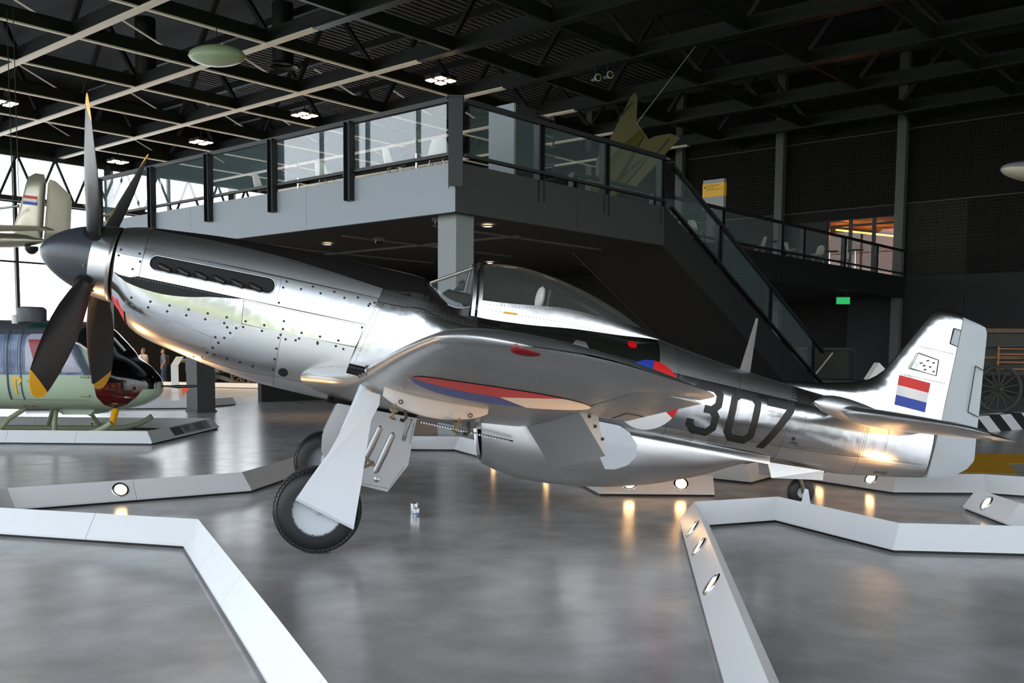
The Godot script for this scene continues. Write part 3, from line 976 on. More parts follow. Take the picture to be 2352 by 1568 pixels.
func curve_at(a: Array, s: float) -> float:   # smooth interpolation in a flat table x, y, x, y ...
	var k := a.size() / 2
	if s <= a[0]:
		return a[1]
	if s >= a[2 * k - 2]:
		return a[2 * k - 1]
	var i := 0
	while a[2 * i + 2] < s:
		i += 1
	var x0: float = a[2 * i]
	var x1: float = a[2 * i + 2]
	var y0: float = a[2 * i + 1]
	var y1: float = a[2 * i + 3]
	var h := x1 - x0
	var m := (y1 - y0) / h
	var m0 := m
	var m1 := m
	if i > 0:
		var ma: float = (y0 - a[2 * i - 1]) / (x0 - a[2 * i - 2])
		m0 = 0.0 if ma * m <= 0.0 else 2.0 * ma * m / (ma + m)
	if i < k - 2:
		var mb: float = (a[2 * i + 5] - y1) / (a[2 * i + 4] - x1)
		m1 = 0.0 if mb * m <= 0.0 else 2.0 * mb * m / (mb + m)
	var t := (s - x0) / h
	var t2 := t * t
	var t3 := t2 * t
	return y0 * (2 * t3 - 3 * t2 + 1) + m0 * h * (t3 - 2 * t2 + t) + y1 * (-2 * t3 + 3 * t2) + m1 * h * (t3 - t2)

func fq(s: float, u: float) -> float:   # height on the side -> share of the way round (0 top, 1 bottom)
	var um := curve_at(FT.um, s)
	if u >= um:
		var x := clampf((u - um) / (curve_at(FT.ut, s) - um), 0.0, 1.0)
		return acos(pow(x, curve_at(FT.nt, s) * 0.5)) / PI
	var z := clampf((um - u) / (um - curve_at(FT.ub, s)), 0.0, 1.0)
	return 0.5 + asin(pow(z, curve_at(FT.nb, s) * 0.5)) / PI

func fp(s: float, q: float, off := 0.0) -> Vector3:   # point on the fuselage; q < 0 is the far side
	var um := curve_at(FT.um, s)
	var a := absf(q) * PI
	var w := curve_at(FT.w, s) + off
	var u := 0.0
	var v := 0.0
	if a <= PI * 0.5:
		var e := 2.0 / curve_at(FT.nt, s)
		v = w * pow(maxf(sin(a), 0.0), e)
		u = um + (curve_at(FT.ut, s) + off - um) * pow(maxf(cos(a), 0.0), e)
	else:
		var e := 2.0 / curve_at(FT.nb, s)
		v = w * pow(maxf(sin(a), 0.0), e)
		u = um - (um - curve_at(FT.ub, s) + off) * pow(maxf(-cos(a), 0.0), e)
	return Vector3(s, u, v if q >= 0.0 else -v)

func fsu(s: float, u: float, off := 0.0) -> Vector3:   # point on the near side at height u
	return fp(s, fq(s, u), off)

func fnorm(s: float, u: float) -> Vector3:
	var a := fsu(s + 0.01, u) - fsu(s - 0.01, u)
	var b := fsu(s, u + 0.006) - fsu(s, u - 0.006)
	var m := a.cross(b).normalized()
	return m if m.z > 0.0 else -m

# a skin panel between four corners given as (s, u); u of 9 means the top line, -9 the keel line; proud of the dark inner shell
func skin(c: Array, m: Material, o: Node3D, called := "skin_panel", both := false, off := 0.0) -> MeshInstance3D:
	var sq := []
	var cs := Vector2.ZERO
	for p in c:
		var q := 0.0 if p[1] > 5.0 else (1.0 if p[1] < -5.0 else fq(p[0], p[1]))
		sq.append(Vector2(p[0], q))
		cs += Vector2(p[0], q) * 0.25
	var ls: float = absf(sq[1].x - sq[0].x)
	var lq: float = absf(sq[3].y - sq[0].y) * 1.3
	for i in 4:   # open joint of about 3 mm
		var d: Vector2 = sq[i] - cs
		sq[i].x -= signf(d.x) * 0.0017
		if not (sq[i].y <= 0.0 or sq[i].y >= 1.0):
			sq[i].y -= signf(d.y) * 0.0013
	var nx := clampi(int(ls / 0.06), 3, 40)
	var ny := clampi(int(lq / 0.045), 3, 40)
	var g := Geo.new()
	var rows := []
	for j in ny + 1:
		var fj := float(j) / ny
		var row := []
		for i in nx + 1:
			var fi := float(i) / nx
			var p: Vector2 = sq[0].lerp(sq[1], fi).lerp(sq[3].lerp(sq[2], fi), fj)
			row.append(fp(p.x, p.y, off))
		rows.append(row)
	if both:   # carry on over the top to the far side
		var far := []
		for r in rows:
			var row := []
			for p in r:
				row.append(Vector3(p.x, p.y, -p.z))
			far.append(row)
		far.reverse()
		far.pop_back()
		rows = far + rows
	g.grid(rows)
	return part(called, g, m, o, BODY if o.get_parent() == self else Transform3D())

# flat shapes (s, u polygons) laid on a curved surface in narrow bands; surf is [point function, normal function]
func laid(polys: Array, band: float, at: Callable, nm: Callable) -> Geo:
	var g := Geo.new()
	for poly in polys:
		var lo := 1e9
		var hi := -1e9
		var l2 := 1e9
		var h2 := -1e9
		for p in poly:
			lo = minf(lo, p.y)
			hi = maxf(hi, p.y)
			l2 = minf(l2, p.x)
			h2 = maxf(h2, p.x)
		var k := int(ceil((hi - lo) / band))
		var kx := int(ceil((h2 - l2) / (band * 3.0)))
		for i in k:
			var y0 := lo + (hi - lo) * i / k
			var y1 := lo + (hi - lo) * (i + 1) / k
			for jx in kx:
				var x0 := l2 + (h2 - l2) * jx / kx
				var x1 := l2 + (h2 - l2) * (jx + 1) / kx
				var rect := PackedVector2Array([Vector2(x0, y0), Vector2(x1, y0), Vector2(x1, y1), Vector2(x0, y1)])
				for piece in Geometry2D.intersect_polygons(PackedVector2Array(poly), rect):
					var t := Geometry2D.triangulate_polygon(piece)
					for n in t.size() / 3:
						var a: Vector2 = piece[t[3 * n]]
						var b: Vector2 = piece[t[3 * n + 1]]
						var c: Vector2 = piece[t[3 * n + 2]]
						g.trin(at.call(a), at.call(b), at.call(c), nm.call(a), nm.call(b), nm.call(c))
	return g

func v2(a: Array) -> PackedVector2Array:
	var p := PackedVector2Array()
	for i in a.size() / 2:
		p.append(Vector2(a[2 * i], a[2 * i + 1]))
	return p

func disc_on(g: Geo, c: Vector3, nm: Vector3, r: float, sides := 8, rise := 0.0015) -> void:
	var x := nm.cross(Vector3.UP).normalized()
	var y := nm.cross(x)
	for i in sides:
		var a := TAU * i / sides
		var b := TAU * (i + 1) / sides
		g.tri(c + nm * rise, c + nm * rise * 0.6 + (x * cos(b) + y * sin(b)) * r, c + nm * rise * 0.6 + (x * cos(a) + y * sin(a)) * r)

# wing: near (port) side; x is the share of the chord, top +1 or underside -1
const W_LE := [0.30, 2.50, 0.42, 2.58, 0.8, 2.84, 1.2, 2.945, 2.1, 3.02, 5.25, 3.235, 5.45, 3.29, 5.58, 3.40, 5.66, 3.62]
const W_TE := [0.30, 5.17, 2.0, 4.98, 3.35, 4.79, 5.25, 4.565, 5.45, 4.545, 5.58, 4.47, 5.66, 4.25]
func wing(v: float, x: float, top: float) -> Vector3:
	var le := curve_at(W_LE, v)
	var te := curve_at(W_TE, v)
	var c := te - le
	var th: float = lerpf(0.158, 0.118, clampf(v / 5.3, 0, 1))
	th *= lerpf(2.35, 1.30, clampf(v / 5.3, 0, 1))
	if v > 5.3:
		th *= sqrt(maxf(0.0, 1.0 - pow((v - 5.3) / 0.3605, 2.0)))
	var f := 5.0 * (0.2969 * sqrt(x) - 0.126 * x - 0.3516 * x * x + 0.2843 * x * x * x - 0.1036 * x * x * x * x)
	var u := -0.672 + 0.084 * v - 0.02 * (x * c) + 0.02 * sin(PI * x) + 0.028 * maxf(0.0, 1.0 - v / 5.0) * (x - 0.25)
	return Vector3(le + c * x, u + top * th * f, v)

func wing_patch(v0: float, v1: float, x0: float, x1: float, nv: int, nx: int, faces := [1.0, -1.0], edges := true, mirror := 1.0) -> Geo:
	var g := Geo.new()
	var z := Vector3(1, 1, mirror)
	for t in faces:
		var rows := []
		for i in nv + 1:
			var v := lerpf(v0, v1, sin(PI * 0.5 * i / nv) if v1 > 5.6 else float(i) / nv)
			var row := []
			for j in nx + 1:
				var f := float(j) / nx
				row.append(wing(v, lerpf(x0, x1, f * f if x0 < 0.01 else f), t) * z)
			rows.append(row)
		g.grid(rows)
	if edges:
		for xx in [x0, x1]:
			if xx > 0.01:
				var rows := []
				for i in nv + 1:
					var v := lerpf(v0, v1, sin(PI * 0.5 * i / nv) if v1 > 5.6 else float(i) / nv)
					rows.append([wing(v, xx, 1.0) * z, wing(v, xx, -1.0) * z])
				g.grid(rows)
		for vv in [v0, v1]:
			if vv < 5.6:
				var a := []
				var b := []
				for j in nx + 1:
					var f := float(j) / nx
					var xx: float = lerpf(x0, x1, f * f if x0 < 0.01 else f)
					a.append(wing(vv, xx, 1.0) * z)
					b.append(wing(vv, xx, -1.0) * z)
				g.grid([a, b])
	return g

func canopy_p(s: float, q: float, off := 0.0) -> Vector3:   # q 0 top .. 1 bottom edge
	var ut := curve_at([3.95, 0.71, 4.0, 0.735, 4.16, 0.785, 4.43, 0.808, 4.70, 0.786, 5.04, 0.722, 5.38, 0.623, 5.64, 0.517, 5.87, 0.42, 5.95, 0.40], s) + off
	var ub := curve_at([3.95, 0.215, 4.07, 0.215, 4.47, 0.239, 4.98, 0.30, 5.48, 0.341, 5.75, 0.374, 5.95, 0.395], s)
	var w := curve_at([3.95, 0.365, 4.3, 0.385, 4.7, 0.39, 5.1, 0.372, 5.4, 0.335, 5.7, 0.27, 5.88, 0.19, 5.95, 0.12], s) + off
	var a := q * PI * 0.5
	return Vector3(s, ub + (ut - ub) * pow(maxf(0.0, cos(a)), 0.86), w * pow(maxf(0.0, sin(a)), 0.80))

func canopy_q(s: float, u: float) -> float:
	var lo := 0.0
	var hi := 1.0
	for i in 18:
		var m := (lo + hi) * 0.5
		if canopy_p(s, m).y > u:
			lo = m
		else:
			hi = m
	return lo

func wheel(o: Node3D, called: String, c: Vector3, r: float, w: float, rim: float, tread: bool, out := 1.0) -> void:
	# axis along z; profile is lathed about it
	var xf := Transform3D(Basis(Vector3(1, 0, 0), Vector3(0, 0, 1), Vector3(0, -1, 0)), c)
	var prof := []
	for i in 25:
		var a := PI * i / 24.0
		var y := -cos(a) * w * 0.5
		var k := pow(sin(a), 0.62)
		prof.append(Vector2(rim + (r - rim) * k, y))
	var g := Geo.new()
	g.lathe(prof, 48, xf)
	var tyre := part(called, g, M.rubber, o, BODY)
	if tread:
		g = Geo.new()
		for i in 56:
			for j in 5:
				var a := TAU * (i + 0.5 * (j % 2)) / 56.0
				var y := (j - 2) * w * 0.165
				var cs := clampf(-y / (w * 0.5), -1.0, 1.0)
				var rr := rim + (r - rim) * pow(sqrt(1.0 - cs * cs), 0.62) + 0.002
				var p := xf * Vector3(cos(a) * rr, y, sin(a) * rr)
				var rad := (p - c) - Vector3(0, 0, (p - c).z)
				var nr := (rad.normalized() + Vector3(0, 0, (j - 2) * 0.22)).normalized()
				var tz := Vector3(0, 0, 1)
				tz = (tz - nr * tz.dot(nr)).normalized()
				g.box(p, Vector3(TAU * r / 56.0 * 0.74, 0.012, w * 0.115), Basis(nr.cross(tz), nr, tz))
		var tr := part("tread_blocks", g, M.rubber, tyre)
		tr.set_meta("kind", "stuff")
	g = Geo.new()
	var hz := w * 0.34
	g.lathe([Vector2(0.0, hz * out), Vector2(rim * 0.16, hz * out), Vector2(rim * 0.2, (hz - 0.012) * out), Vector2(rim * 0.86, (hz - 0.006) * out), Vector2(rim * 0.92, (hz + 0.008) * out), Vector2(rim * 1.04, (hz + 0.002) * out), Vector2(rim * 1.06, (hz - 0.04) * out)], 40, xf)
	part("hub_cap", g, M.grey_paint, tyre)
	g = Geo.new()
	for i in 12:
		var a := TAU * i / 12.0
		disc_on(g, xf * Vector3(cos(a) * rim * 0.97, (hz + 0.006) * out, sin(a) * rim * 0.97), Vector3(0, 0, out), 0.006, 6)
	part("rim_bolts", g, M.fastener, tyre).set_meta("kind", "stuff")

func fighter() -> void:
	var o := thing("fighter_aircraft", "polished silver propeller fighter with black number 307 on its side", "aircraft", Vector3(-1.856, 0, -9.633), deg_to_rad(9.8))
	fighter_body(o)
	fighter_canopy(o)
	fighter_tail(o)
	fighter_wing(o)
	fighter_gear(o)
	fighter_propeller(o)
	fighter_marks(o)

func ag(s: float) -> float:   # lower edge of the dark anti glare panel
	return curve_at([0.72, 0.30, 0.985, 0.383, 1.36, 0.381, 1.96, 0.366, 2.37, 0.350, 2.78, 0.313, 3.11, 0.287, 3.62, 0.256, 4.06, 0.215], s)

func fighter_body(o: Node3D) -> void:
	# dark inner shell that shows in the joints and in the exhaust slot
	var rows := []
	for i in 121:
		var s := lerpf(0.72, 9.2, i / 120.0)
		var row := []
		for j in 65:
			row.append(fp(s, -1.0 + 2.0 * j / 64.0, -0.006))
		rows.append(row)
	var g := Geo.new()
	g.grid(rows, true)
	part("inner_shell", g, M.inner_dark, o, BODY)
	# far side skin
	rows = []
	for i in 100:
		var s := lerpf(0.72, 9.2, i / 99.0)
		var row := []
		for j in 29:
			row.append(fp(s, -lerpf(0.24 if s < 4.0 else 0.0, 1.0, j / 28.0)))
		rows.append(row)
	g = Geo.new()
	g.grid(rows)
	part("far_side_skin", g, M.polish, o, BODY)
	# anti glare panels, over the top to both sides
	skin([[0.96, 9], [2.18, 9], [2.18, ag(2.18)], [0.96, ag(0.96)]], M.anti_glare, o, "anti_glare_panel", true)
	skin([[2.18, 9], [3.17, 9], [3.12, ag(3.12)], [2.18, ag(2.18)]], M.anti_glare, o, "anti_glare_panel", true)
	skin([[3.17, 9], [3.47, 9], [3.50, ag(3.50)], [3.12, ag(3.12)]], M.anti_glare, o, "anti_glare_panel", true)
	skin([[3.47, 9], [4.05, 9], [4.05, 0.222], [3.50, ag(3.5)]], M.anti_glare, o, "anti_glare_panel", true)
	# nose ring and upper cowl
	skin([[0.72, 9], [0.96, 9], [0.965, 0.10], [0.725, 0.10]], M.upper, o, "cowl_panel", true)
	skin([[0.725, 0.10], [0.965, 0.10], [0.965, -0.075], [0.735, -0.075]], M.brushed, o, "cowl_panel")
	skin([[0.96, ag(0.96)], [3.115, ag(3.115)], [3.095, 0.19], [0.965, 0.19]], M.upper, o, "cowl_panel")
	# the exhaust panel: a band with a long rounded slot cut out
	var slot := PackedVector2Array()
	for i in 13:
		var a := PI * 0.5 + PI * i / 12.0
		slot.append(Vector2(1.095 + 0.066 * cos(a), 0.078 + 0.067 * sin(a)))
	for i in 13:
		var a := -PI * 0.5 + PI * i / 12.0
		slot.append(Vector2(2.085 + 0.066 * cos(a), 0.088 + 0.073 * sin(a)))
	for seg in [[0.968, 2.19], [2.193, 3.06]]:
		var rect := v2([seg[0], 0.1885, seg[1] + (0.03 if seg[1] > 3.0 else 0.0), 0.1885, seg[1] - (0.035 if seg[1] > 3.0 else 0.0), -0.0735, seg[0], -0.0735])
		var pieces := []
		if seg[0] < 1.0:   # cut in two along the slot so that no piece has a hole
			for half in [v2([0.9, 0.083, 3.2, 0.083, 3.2, 0.3, 0.9, 0.3]), v2([0.9, -0.2, 3.2, -0.2, 3.2, 0.083, 0.9, 0.083])]:
				for p in Geometry2D.intersect_polygons(rect, half):
					pieces.append_array(Geometry2D.clip_polygons(p, slot))
		else:
			pieces = [rect]
		g = laid(pieces, 0.03, func(p): return fsu(p.x, p.y), func(p): return fnorm(p.x, p.y))
		part("cowl_panel", g, M.brushed, o, BODY)
	# raised rim of the slot
	var path := []
	for i in slot.size() + 1:
		var p := slot[i % slot.size()]
		path.append(fsu(p.x, p.y, 0.003))
	g = Geo.new()
	g.tube(path, 0.007, 6, false)
	part("slot_rim", g, M.brushed, o, BODY)
	for i in 6:
		var s := 1.16 + 0.161 * i
		var b := fsu(s, 0.048)
		g = Geo.new()
		g.tube([b + Vector3(-0.045, 0.014, -0.03), b + Vector3(-0.01, 0.006, 0.008), b + Vector3(0.03, -0.006, 0.03), b + Vector3(0.068, -0.016, 0.04)], [0.028, 0.029, 0.026, 0.022], 14, false)
		g.tube([b + Vector3(0.068, -0.016, 0.04), b + Vector3(0.05, -0.012, 0.034)], [0.0215, 0.017], 14, true)
		part("exhaust_stack", g, M.exhaust, o, BODY)
	# sides of the engine
	skin([[0.735, -0.075], [1.90, -0.075], [1.92, -0.30], [0.735, -0.285]], M.mirror, o, "cowl_panel")
	skin([[1.90, -0.075], [3.024, -0.075], [2.966, -0.30], [1.92, -0.30]], M.mirror, o, "cowl_panel")
	skin([[0.725, -0.285], [0.872, -0.30], [0.872, -9], [0.76, -9]], M.red, o, "intake_lip", false)
	skin([[0.872, -0.30], [1.92, -0.30], [1.60, -0.73], [0.90, -0.52]], M.brushed, o, "cowl_panel")
	skin([[0.90, -0.52], [1.60, -0.73], [1.60, -9], [0.90, -9]], M.brushed, o, "cowl_panel")
	skin([[1.92, -0.30], [2.284, -0.30], [2.284, -0.72], [1.60, -0.70]], M.polish, o, "cowl_panel")
	skin([[1.60, -0.70], [2.284, -0.72], [2.284, -9], [1.58, -9]], M.brushed, o, "cowl_panel")
	skin([[2.284, -0.30], [2.966, -0.30], [2.86, -0.72], [2.284, -0.72]], M.satin, o, "cowl_panel")
	skin([[2.284, -0.72], [2.86, -0.72], [2.83, -9], [2.284, -9]], M.brushed, o, "cowl_panel")
	# small access door on the chin
	g = laid([v2([1.323, -0.406, 1.681, -0.476, 1.66, -0.585, 1.287, -0.549])], 0.03, func(p): return fsu(p.x, p.y, 0.003), func(p): return fnorm(p.x, p.y))
	part("access_door", g, M.satin, o, BODY)
	# round cooling outlet
	g = Geo.new()
	disc_on(g, fsu(2.36, -0.665, 0.002), fnorm(2.36, -0.665), 0.045, 20, 0.002)
	part("cooling_outlet", g, M.inner_dark, o, BODY)
	# cockpit sides and centre
	skin([[3.12, ag(3.12)], [4.05, 0.222], [4.05, 0.11], [3.085, 0.155]], M.polish, o)
	skin([[4.055, 0.225], [5.90, 0.385], [5.90, 0.12], [4.055, 0.11]], M.mirror, o)
	skin([[3.085, 0.155], [4.25, 0.10], [4.25, -0.56], [2.90, -0.56]], M.mirror, o)
	skin([[2.90, -0.56], [4.25, -0.56], [4.25, -9], [2.83, -9]], M.satin, o)
	skin([[4.25, 0.10], [5.34, 0.115], [5.34, -0.50], [4.25, -0.56]], M.mirror, o)
	skin([[4.25, -0.56], [5.34, -0.50], [5.34, -9], [4.25, -9]], M.brushed, o)
	skin([[5.34, 0.115], [6.11, 0.088], [6.11, -0.45], [5.34, -0.50]], M.mirror, o)
	skin([[5.34, -0.50], [6.11, -0.45], [6.11, -9], [5.34, -9]], M.polish, o)
	# rear fuselage
	skin([[5.90, 9], [6.11, 9], [6.11, 0.088], [5.90, 0.095]], M.upper, o, "skin_panel", true)
	skin([[6.11, 9], [6.80, 9], [6.80, 0.075], [6.11, 0.088]], M.upper, o, "skin_panel", true)
	skin([[6.80, 9], [7.48, 9], [7.48, 0.07], [6.80, 0.075]], M.upper, o, "skin_panel", true)
	skin([[6.11, 0.088], [6.80, 0.075], [6.80, -0.44], [6.11, -0.45]], M.mirror, o)
	skin([[6.80, 0.075], [7.40, 0.07], [7.40, -0.42], [6.80, -0.44]], M.mirror, o)
	skin([[6.11, -0.45], [6.80, -0.44], [6.80, -9], [6.11, -9]], M.polish, o)
	skin([[6.80, -0.44], [7.40, -0.42], [7.40, -9], [6.80, -9]], M.polish, o)
	skin([[7.48, 9], [9.2, 9], [9.2, 0.0], [7.40, 0.07]], M.polish, o)
	skin([[7.40, 0.07], [8.33, 0.04], [8.33, -0.36], [7.40, -0.42]], M.mirror, o)
	skin([[8.33, 0.04], [9.2, 0.0], [9.2, -0.30], [8.33, -0.36]], M.mirror, o)
	skin([[7.40, -0.42], [8.33, -0.36], [8.33, -9], [7.40, -9]], M.brushed, o)
	skin([[8.33, -0.36], [9.2, -0.30], [9.2, -9], [8.33, -9]], M.brushed, o)
	# belly radiator scoop
	var su_b := [4.38, -1.05, 4.42, -1.17, 4.53, -1.212, 4.86, -1.262, 5.31, -1.234, 5.70, -1.180, 5.99, -1.112, 6.22, -1.047, 6.49, -0.952, 6.67, -0.88, 6.93, -0.748, 7.2, -0.62, 7.35, -0.585]
	var sw := [4.2, 0.30, 4.5, 0.33, 5.0, 0.375, 5.5, 0.40, 6.0, 0.375, 6.5, 0.315, 7.0, 0.24, 7.35, 0.18]
	rows = []
	for i in 56:
		var f := i / 55.0
		var row := []
		for j in 41:
			var a := -PI * 0.5 - 0.5 + (PI + 1.0) * j / 40.0   # 0 is straight down
			var dn := cos(a)
			var s := lerpf(4.40 - 0.21 * clampf((1.0 - dn) * 0.62, 0.0, 1.0), 7.35, f)
			var top := -0.45
			var bot := curve_at(su_b, maxf(s, 4.43))
			var wd := curve_at(sw, s)
			var e := 0.80
			var vv := wd * signf(sin(a)) * pow(absf(sin(a)), e) * (1.0 - 0.10 * maxf(0.0, -dn))
			var uu := -0.62 + (bot + 0.62) * pow(maxf(dn, 0.0), e) if dn > 0.0 else -0.62 + (0.62 + top) * -dn
			row.append(Vector3(s, uu, vv))
		rows.append(row)
	g = Geo.new()
	g.grid(rows)
	var sc := part("radiator_scoop", g, M.brushed, o, BODY)
	var inner := []
	var lip := []
	for j in 41:
		var p: Vector3 = rows[0][j]
		lip.append(p + Vector3(-0.012, 0.012, 0))
		inner.append(p * Vector3(1, 1, 0.92) + Vector3(0.02, 0.03, 0))
	g = Geo.new()
	g.grid([rows[0], lip, inner])
	part("scoop_lip", g, M.steel, sc)
	var deep := []
	for p in inner:
		deep.append(p + Vector3(0.5, 0.02, 0))
	g = Geo.new()
	g.grid([inner, deep])
	var cc := []
	for p in deep:
		cc.append(Vector3(4.9, p.y, p.z))
	g.cap(cc)
	part("scoop_duct", g, M.inner_dark, sc)
	# painted fairing behind the flap with fasteners round its edge
	var fair := func(p): return Vector3(p.x, p.y, curve_at(sw, p.x) * pow(maxf(0.02, 1.0 - pow(clampf((-0.62 - p.y) / (-0.62 - curve_at(su_b, p.x)), 0.0, 1.0), 2.5)), 0.4) + 0.004) if p.y < -0.70 else Vector3(p.x, p.y, maxf(fsu(p.x, p.y, 0.004).z, curve_at(sw, p.x) + 0.004))
	g = laid([v2([5.22, -0.53, 5.62, -0.53, 5.74, -0.58, 5.84, -0.68, 5.86, -0.80, 5.80, -0.90, 5.68, -0.965, 5.58, -0.98])], 0.03, fair, func(p): return Vector3(0.05, -0.25 if p.y < -0.7 else -0.08, 1).normalized())
	part("flap_fairing", g, M.door_paint, o, BODY)
	# fasteners and rivets
	g = Geo.new()
	var dots := [[0.764, 0.13], [0.758, 0.075], [0.93, 0.13], [0.95, 0.06], [0.90, -0.02], [0.79, -0.10], [2.24, 0.16], [2.22, 0.10], [2.21, -0.045], [2.38, 0.12], [2.48, 0.165], [2.56, 0.12], [2.68, 0.16], [2.78, 0.125], [2.90, 0.155], [3.02, 0.12], [3.06, 0.14], [3.01, 0.10], [2.99, -0.11], [2.285, -0.20]]
	for i in 13:
		var s := 0.93 + i * 0.17
		if s < 2.95:
			dots.append([s, -0.272])
			dots.append([s - 0.012, -0.328])
	for i in 7:
		var s := 1.86 - i * 0.045
		dots.append([s + 0.02, -0.35 - i * 0.055])
		if i % 2 == 0:
			dots.append([s - 0.06, -0.36 - i * 0.055])
	for i in 4:
		dots.append([2.265, -0.36 - 0.1 * i])
		dots.append([1.72 + 0.12 * i, -0.63 - 0.012 * i])
	for a in [[1.335, -0.42], [1.50, -0.455], [1.66, -0.49], [1.64, -0.57], [1.30, -0.53], [2.33, -0.36], [2.42, -0.35], [2.62, -0.34], [2.86, -0.34]]:
		dots.append(a)
	for a in dots:
		disc_on(g, fsu(a[0], a[1], 0.0015), fnorm(a[0], a[1]), 0.0115, 10)
	var fs := part("fasteners", g, M.fastener, o, BODY)
	fs.set_meta("kind", "stuff")
	g = Geo.new()
	var lines := [[0.98, 0.20, 3.09, 0.20, 90], [0.76, -0.092, 3.0, -0.092, 90], [3.10, 0.17, 5.30, 0.128, 80], [3.10, 0.145, 5.30, 0.098, 80], [3.14, 0.262, 4.02, 0.20, 28], [3.08, 0.10, 2.93, -0.50, 26], [3.12, 0.10, 2.97, -0.50, 26], [4.30, -0.10, 5.30, -0.12, 40], [6.085, 0.33, 6.085, -0.40, 40], [6.135, 0.33, 6.135, -0.40, 40], [5.32, 0.08, 5.32, -0.45, 26], [5.36, 0.08, 5.36, -0.45, 26], [6.78, 0.25, 6.78, -0.4, 36], [6.82, 0.25, 6.82, -0.4, 36], [7.38, 0.2, 7.38, -0.40, 34], [7.42, 0.2, 7.42, -0.40, 34], [6.15, 0.10, 7.4, 0.082, 55], [6.15, -0.43, 7.38, -0.405, 55], [7.45, -0.405, 9.1, -0.30, 70], [7.45, -0.44, 9.1, -0.335, 70], [8.3, 0.0, 8.3, -0.33, 18], [8.36, 0.0, 8.36, -0.33, 18], [7.6, -0.20, 7.6, -0.02, 10], [8.62, -0.02, 8.62, -0.25, 14]]
	for a in lines:
		for i in a[4]:
			var f: float = i / float(a[4] - 1)
			var s := lerpf(a[0], a[2], f)
			var u := lerpf(a[1], a[3], f)
			disc_on(g, fsu(s, u, 0.0), fnorm(s, u), 0.0048, 6, 0.003)
	var rv := part("rivets", g, M.rivet, o, BODY)
	rv.set_meta("kind", "stuff")
	# radio mast, red cap, static port, step and hatches
	g = Geo.new()
	rows = []
	for i in 6:
		var f := i / 5.0
		var row := []
		for j in 17:
			var a := TAU * (j % 16) / 16.0
			row.append(Vector3(lerpf(6.945, 6.955, f) + cos(a) * lerpf(0.062, 0.014, f), lerpf(0.25, 0.84, f), sin(a) * lerpf(0.017, 0.006, f)))
		rows.append(row)
	g.grid(rows, true)
	part("radio_mast", g, M.grey_mid, o, BODY)
	g = Geo.new()
	disc_on(g, fsu(5.605, 0.275, 0.004), fnorm(5.605, 0.275), 0.048, 24, 0.004)
	part("filler_cap", g, M.red, o, BODY)
	g = Geo.new()
	disc_on(g, fsu(7.512, -0.31, 0.003), fnorm(7.512, -0.31), 0.02, 14)
	part("static_port", g, M.fastener, o, BODY)
	g = laid([v2([4.99, 0.15, 5.02, 0.20, 5.12, 0.20, 5.16, 0.14, 5.10, 0.125])], 0.02, func(p): return fsu(p.x, p.y, 0.002), func(p): return fnorm(p.x, p.y))
	part("handhold_flap", g, M.satin, o, BODY)
	g = laid([v2([6.42, -0.455, 6.585, -0.455, 6.60, -0.56, 6.44, -0.57])], 0.02, func(p): return fsu(p.x, p.y, 0.002), func(p): return fnorm(p.x, p.y))
	part("access_hatch", g, M.brushed, o, BODY)

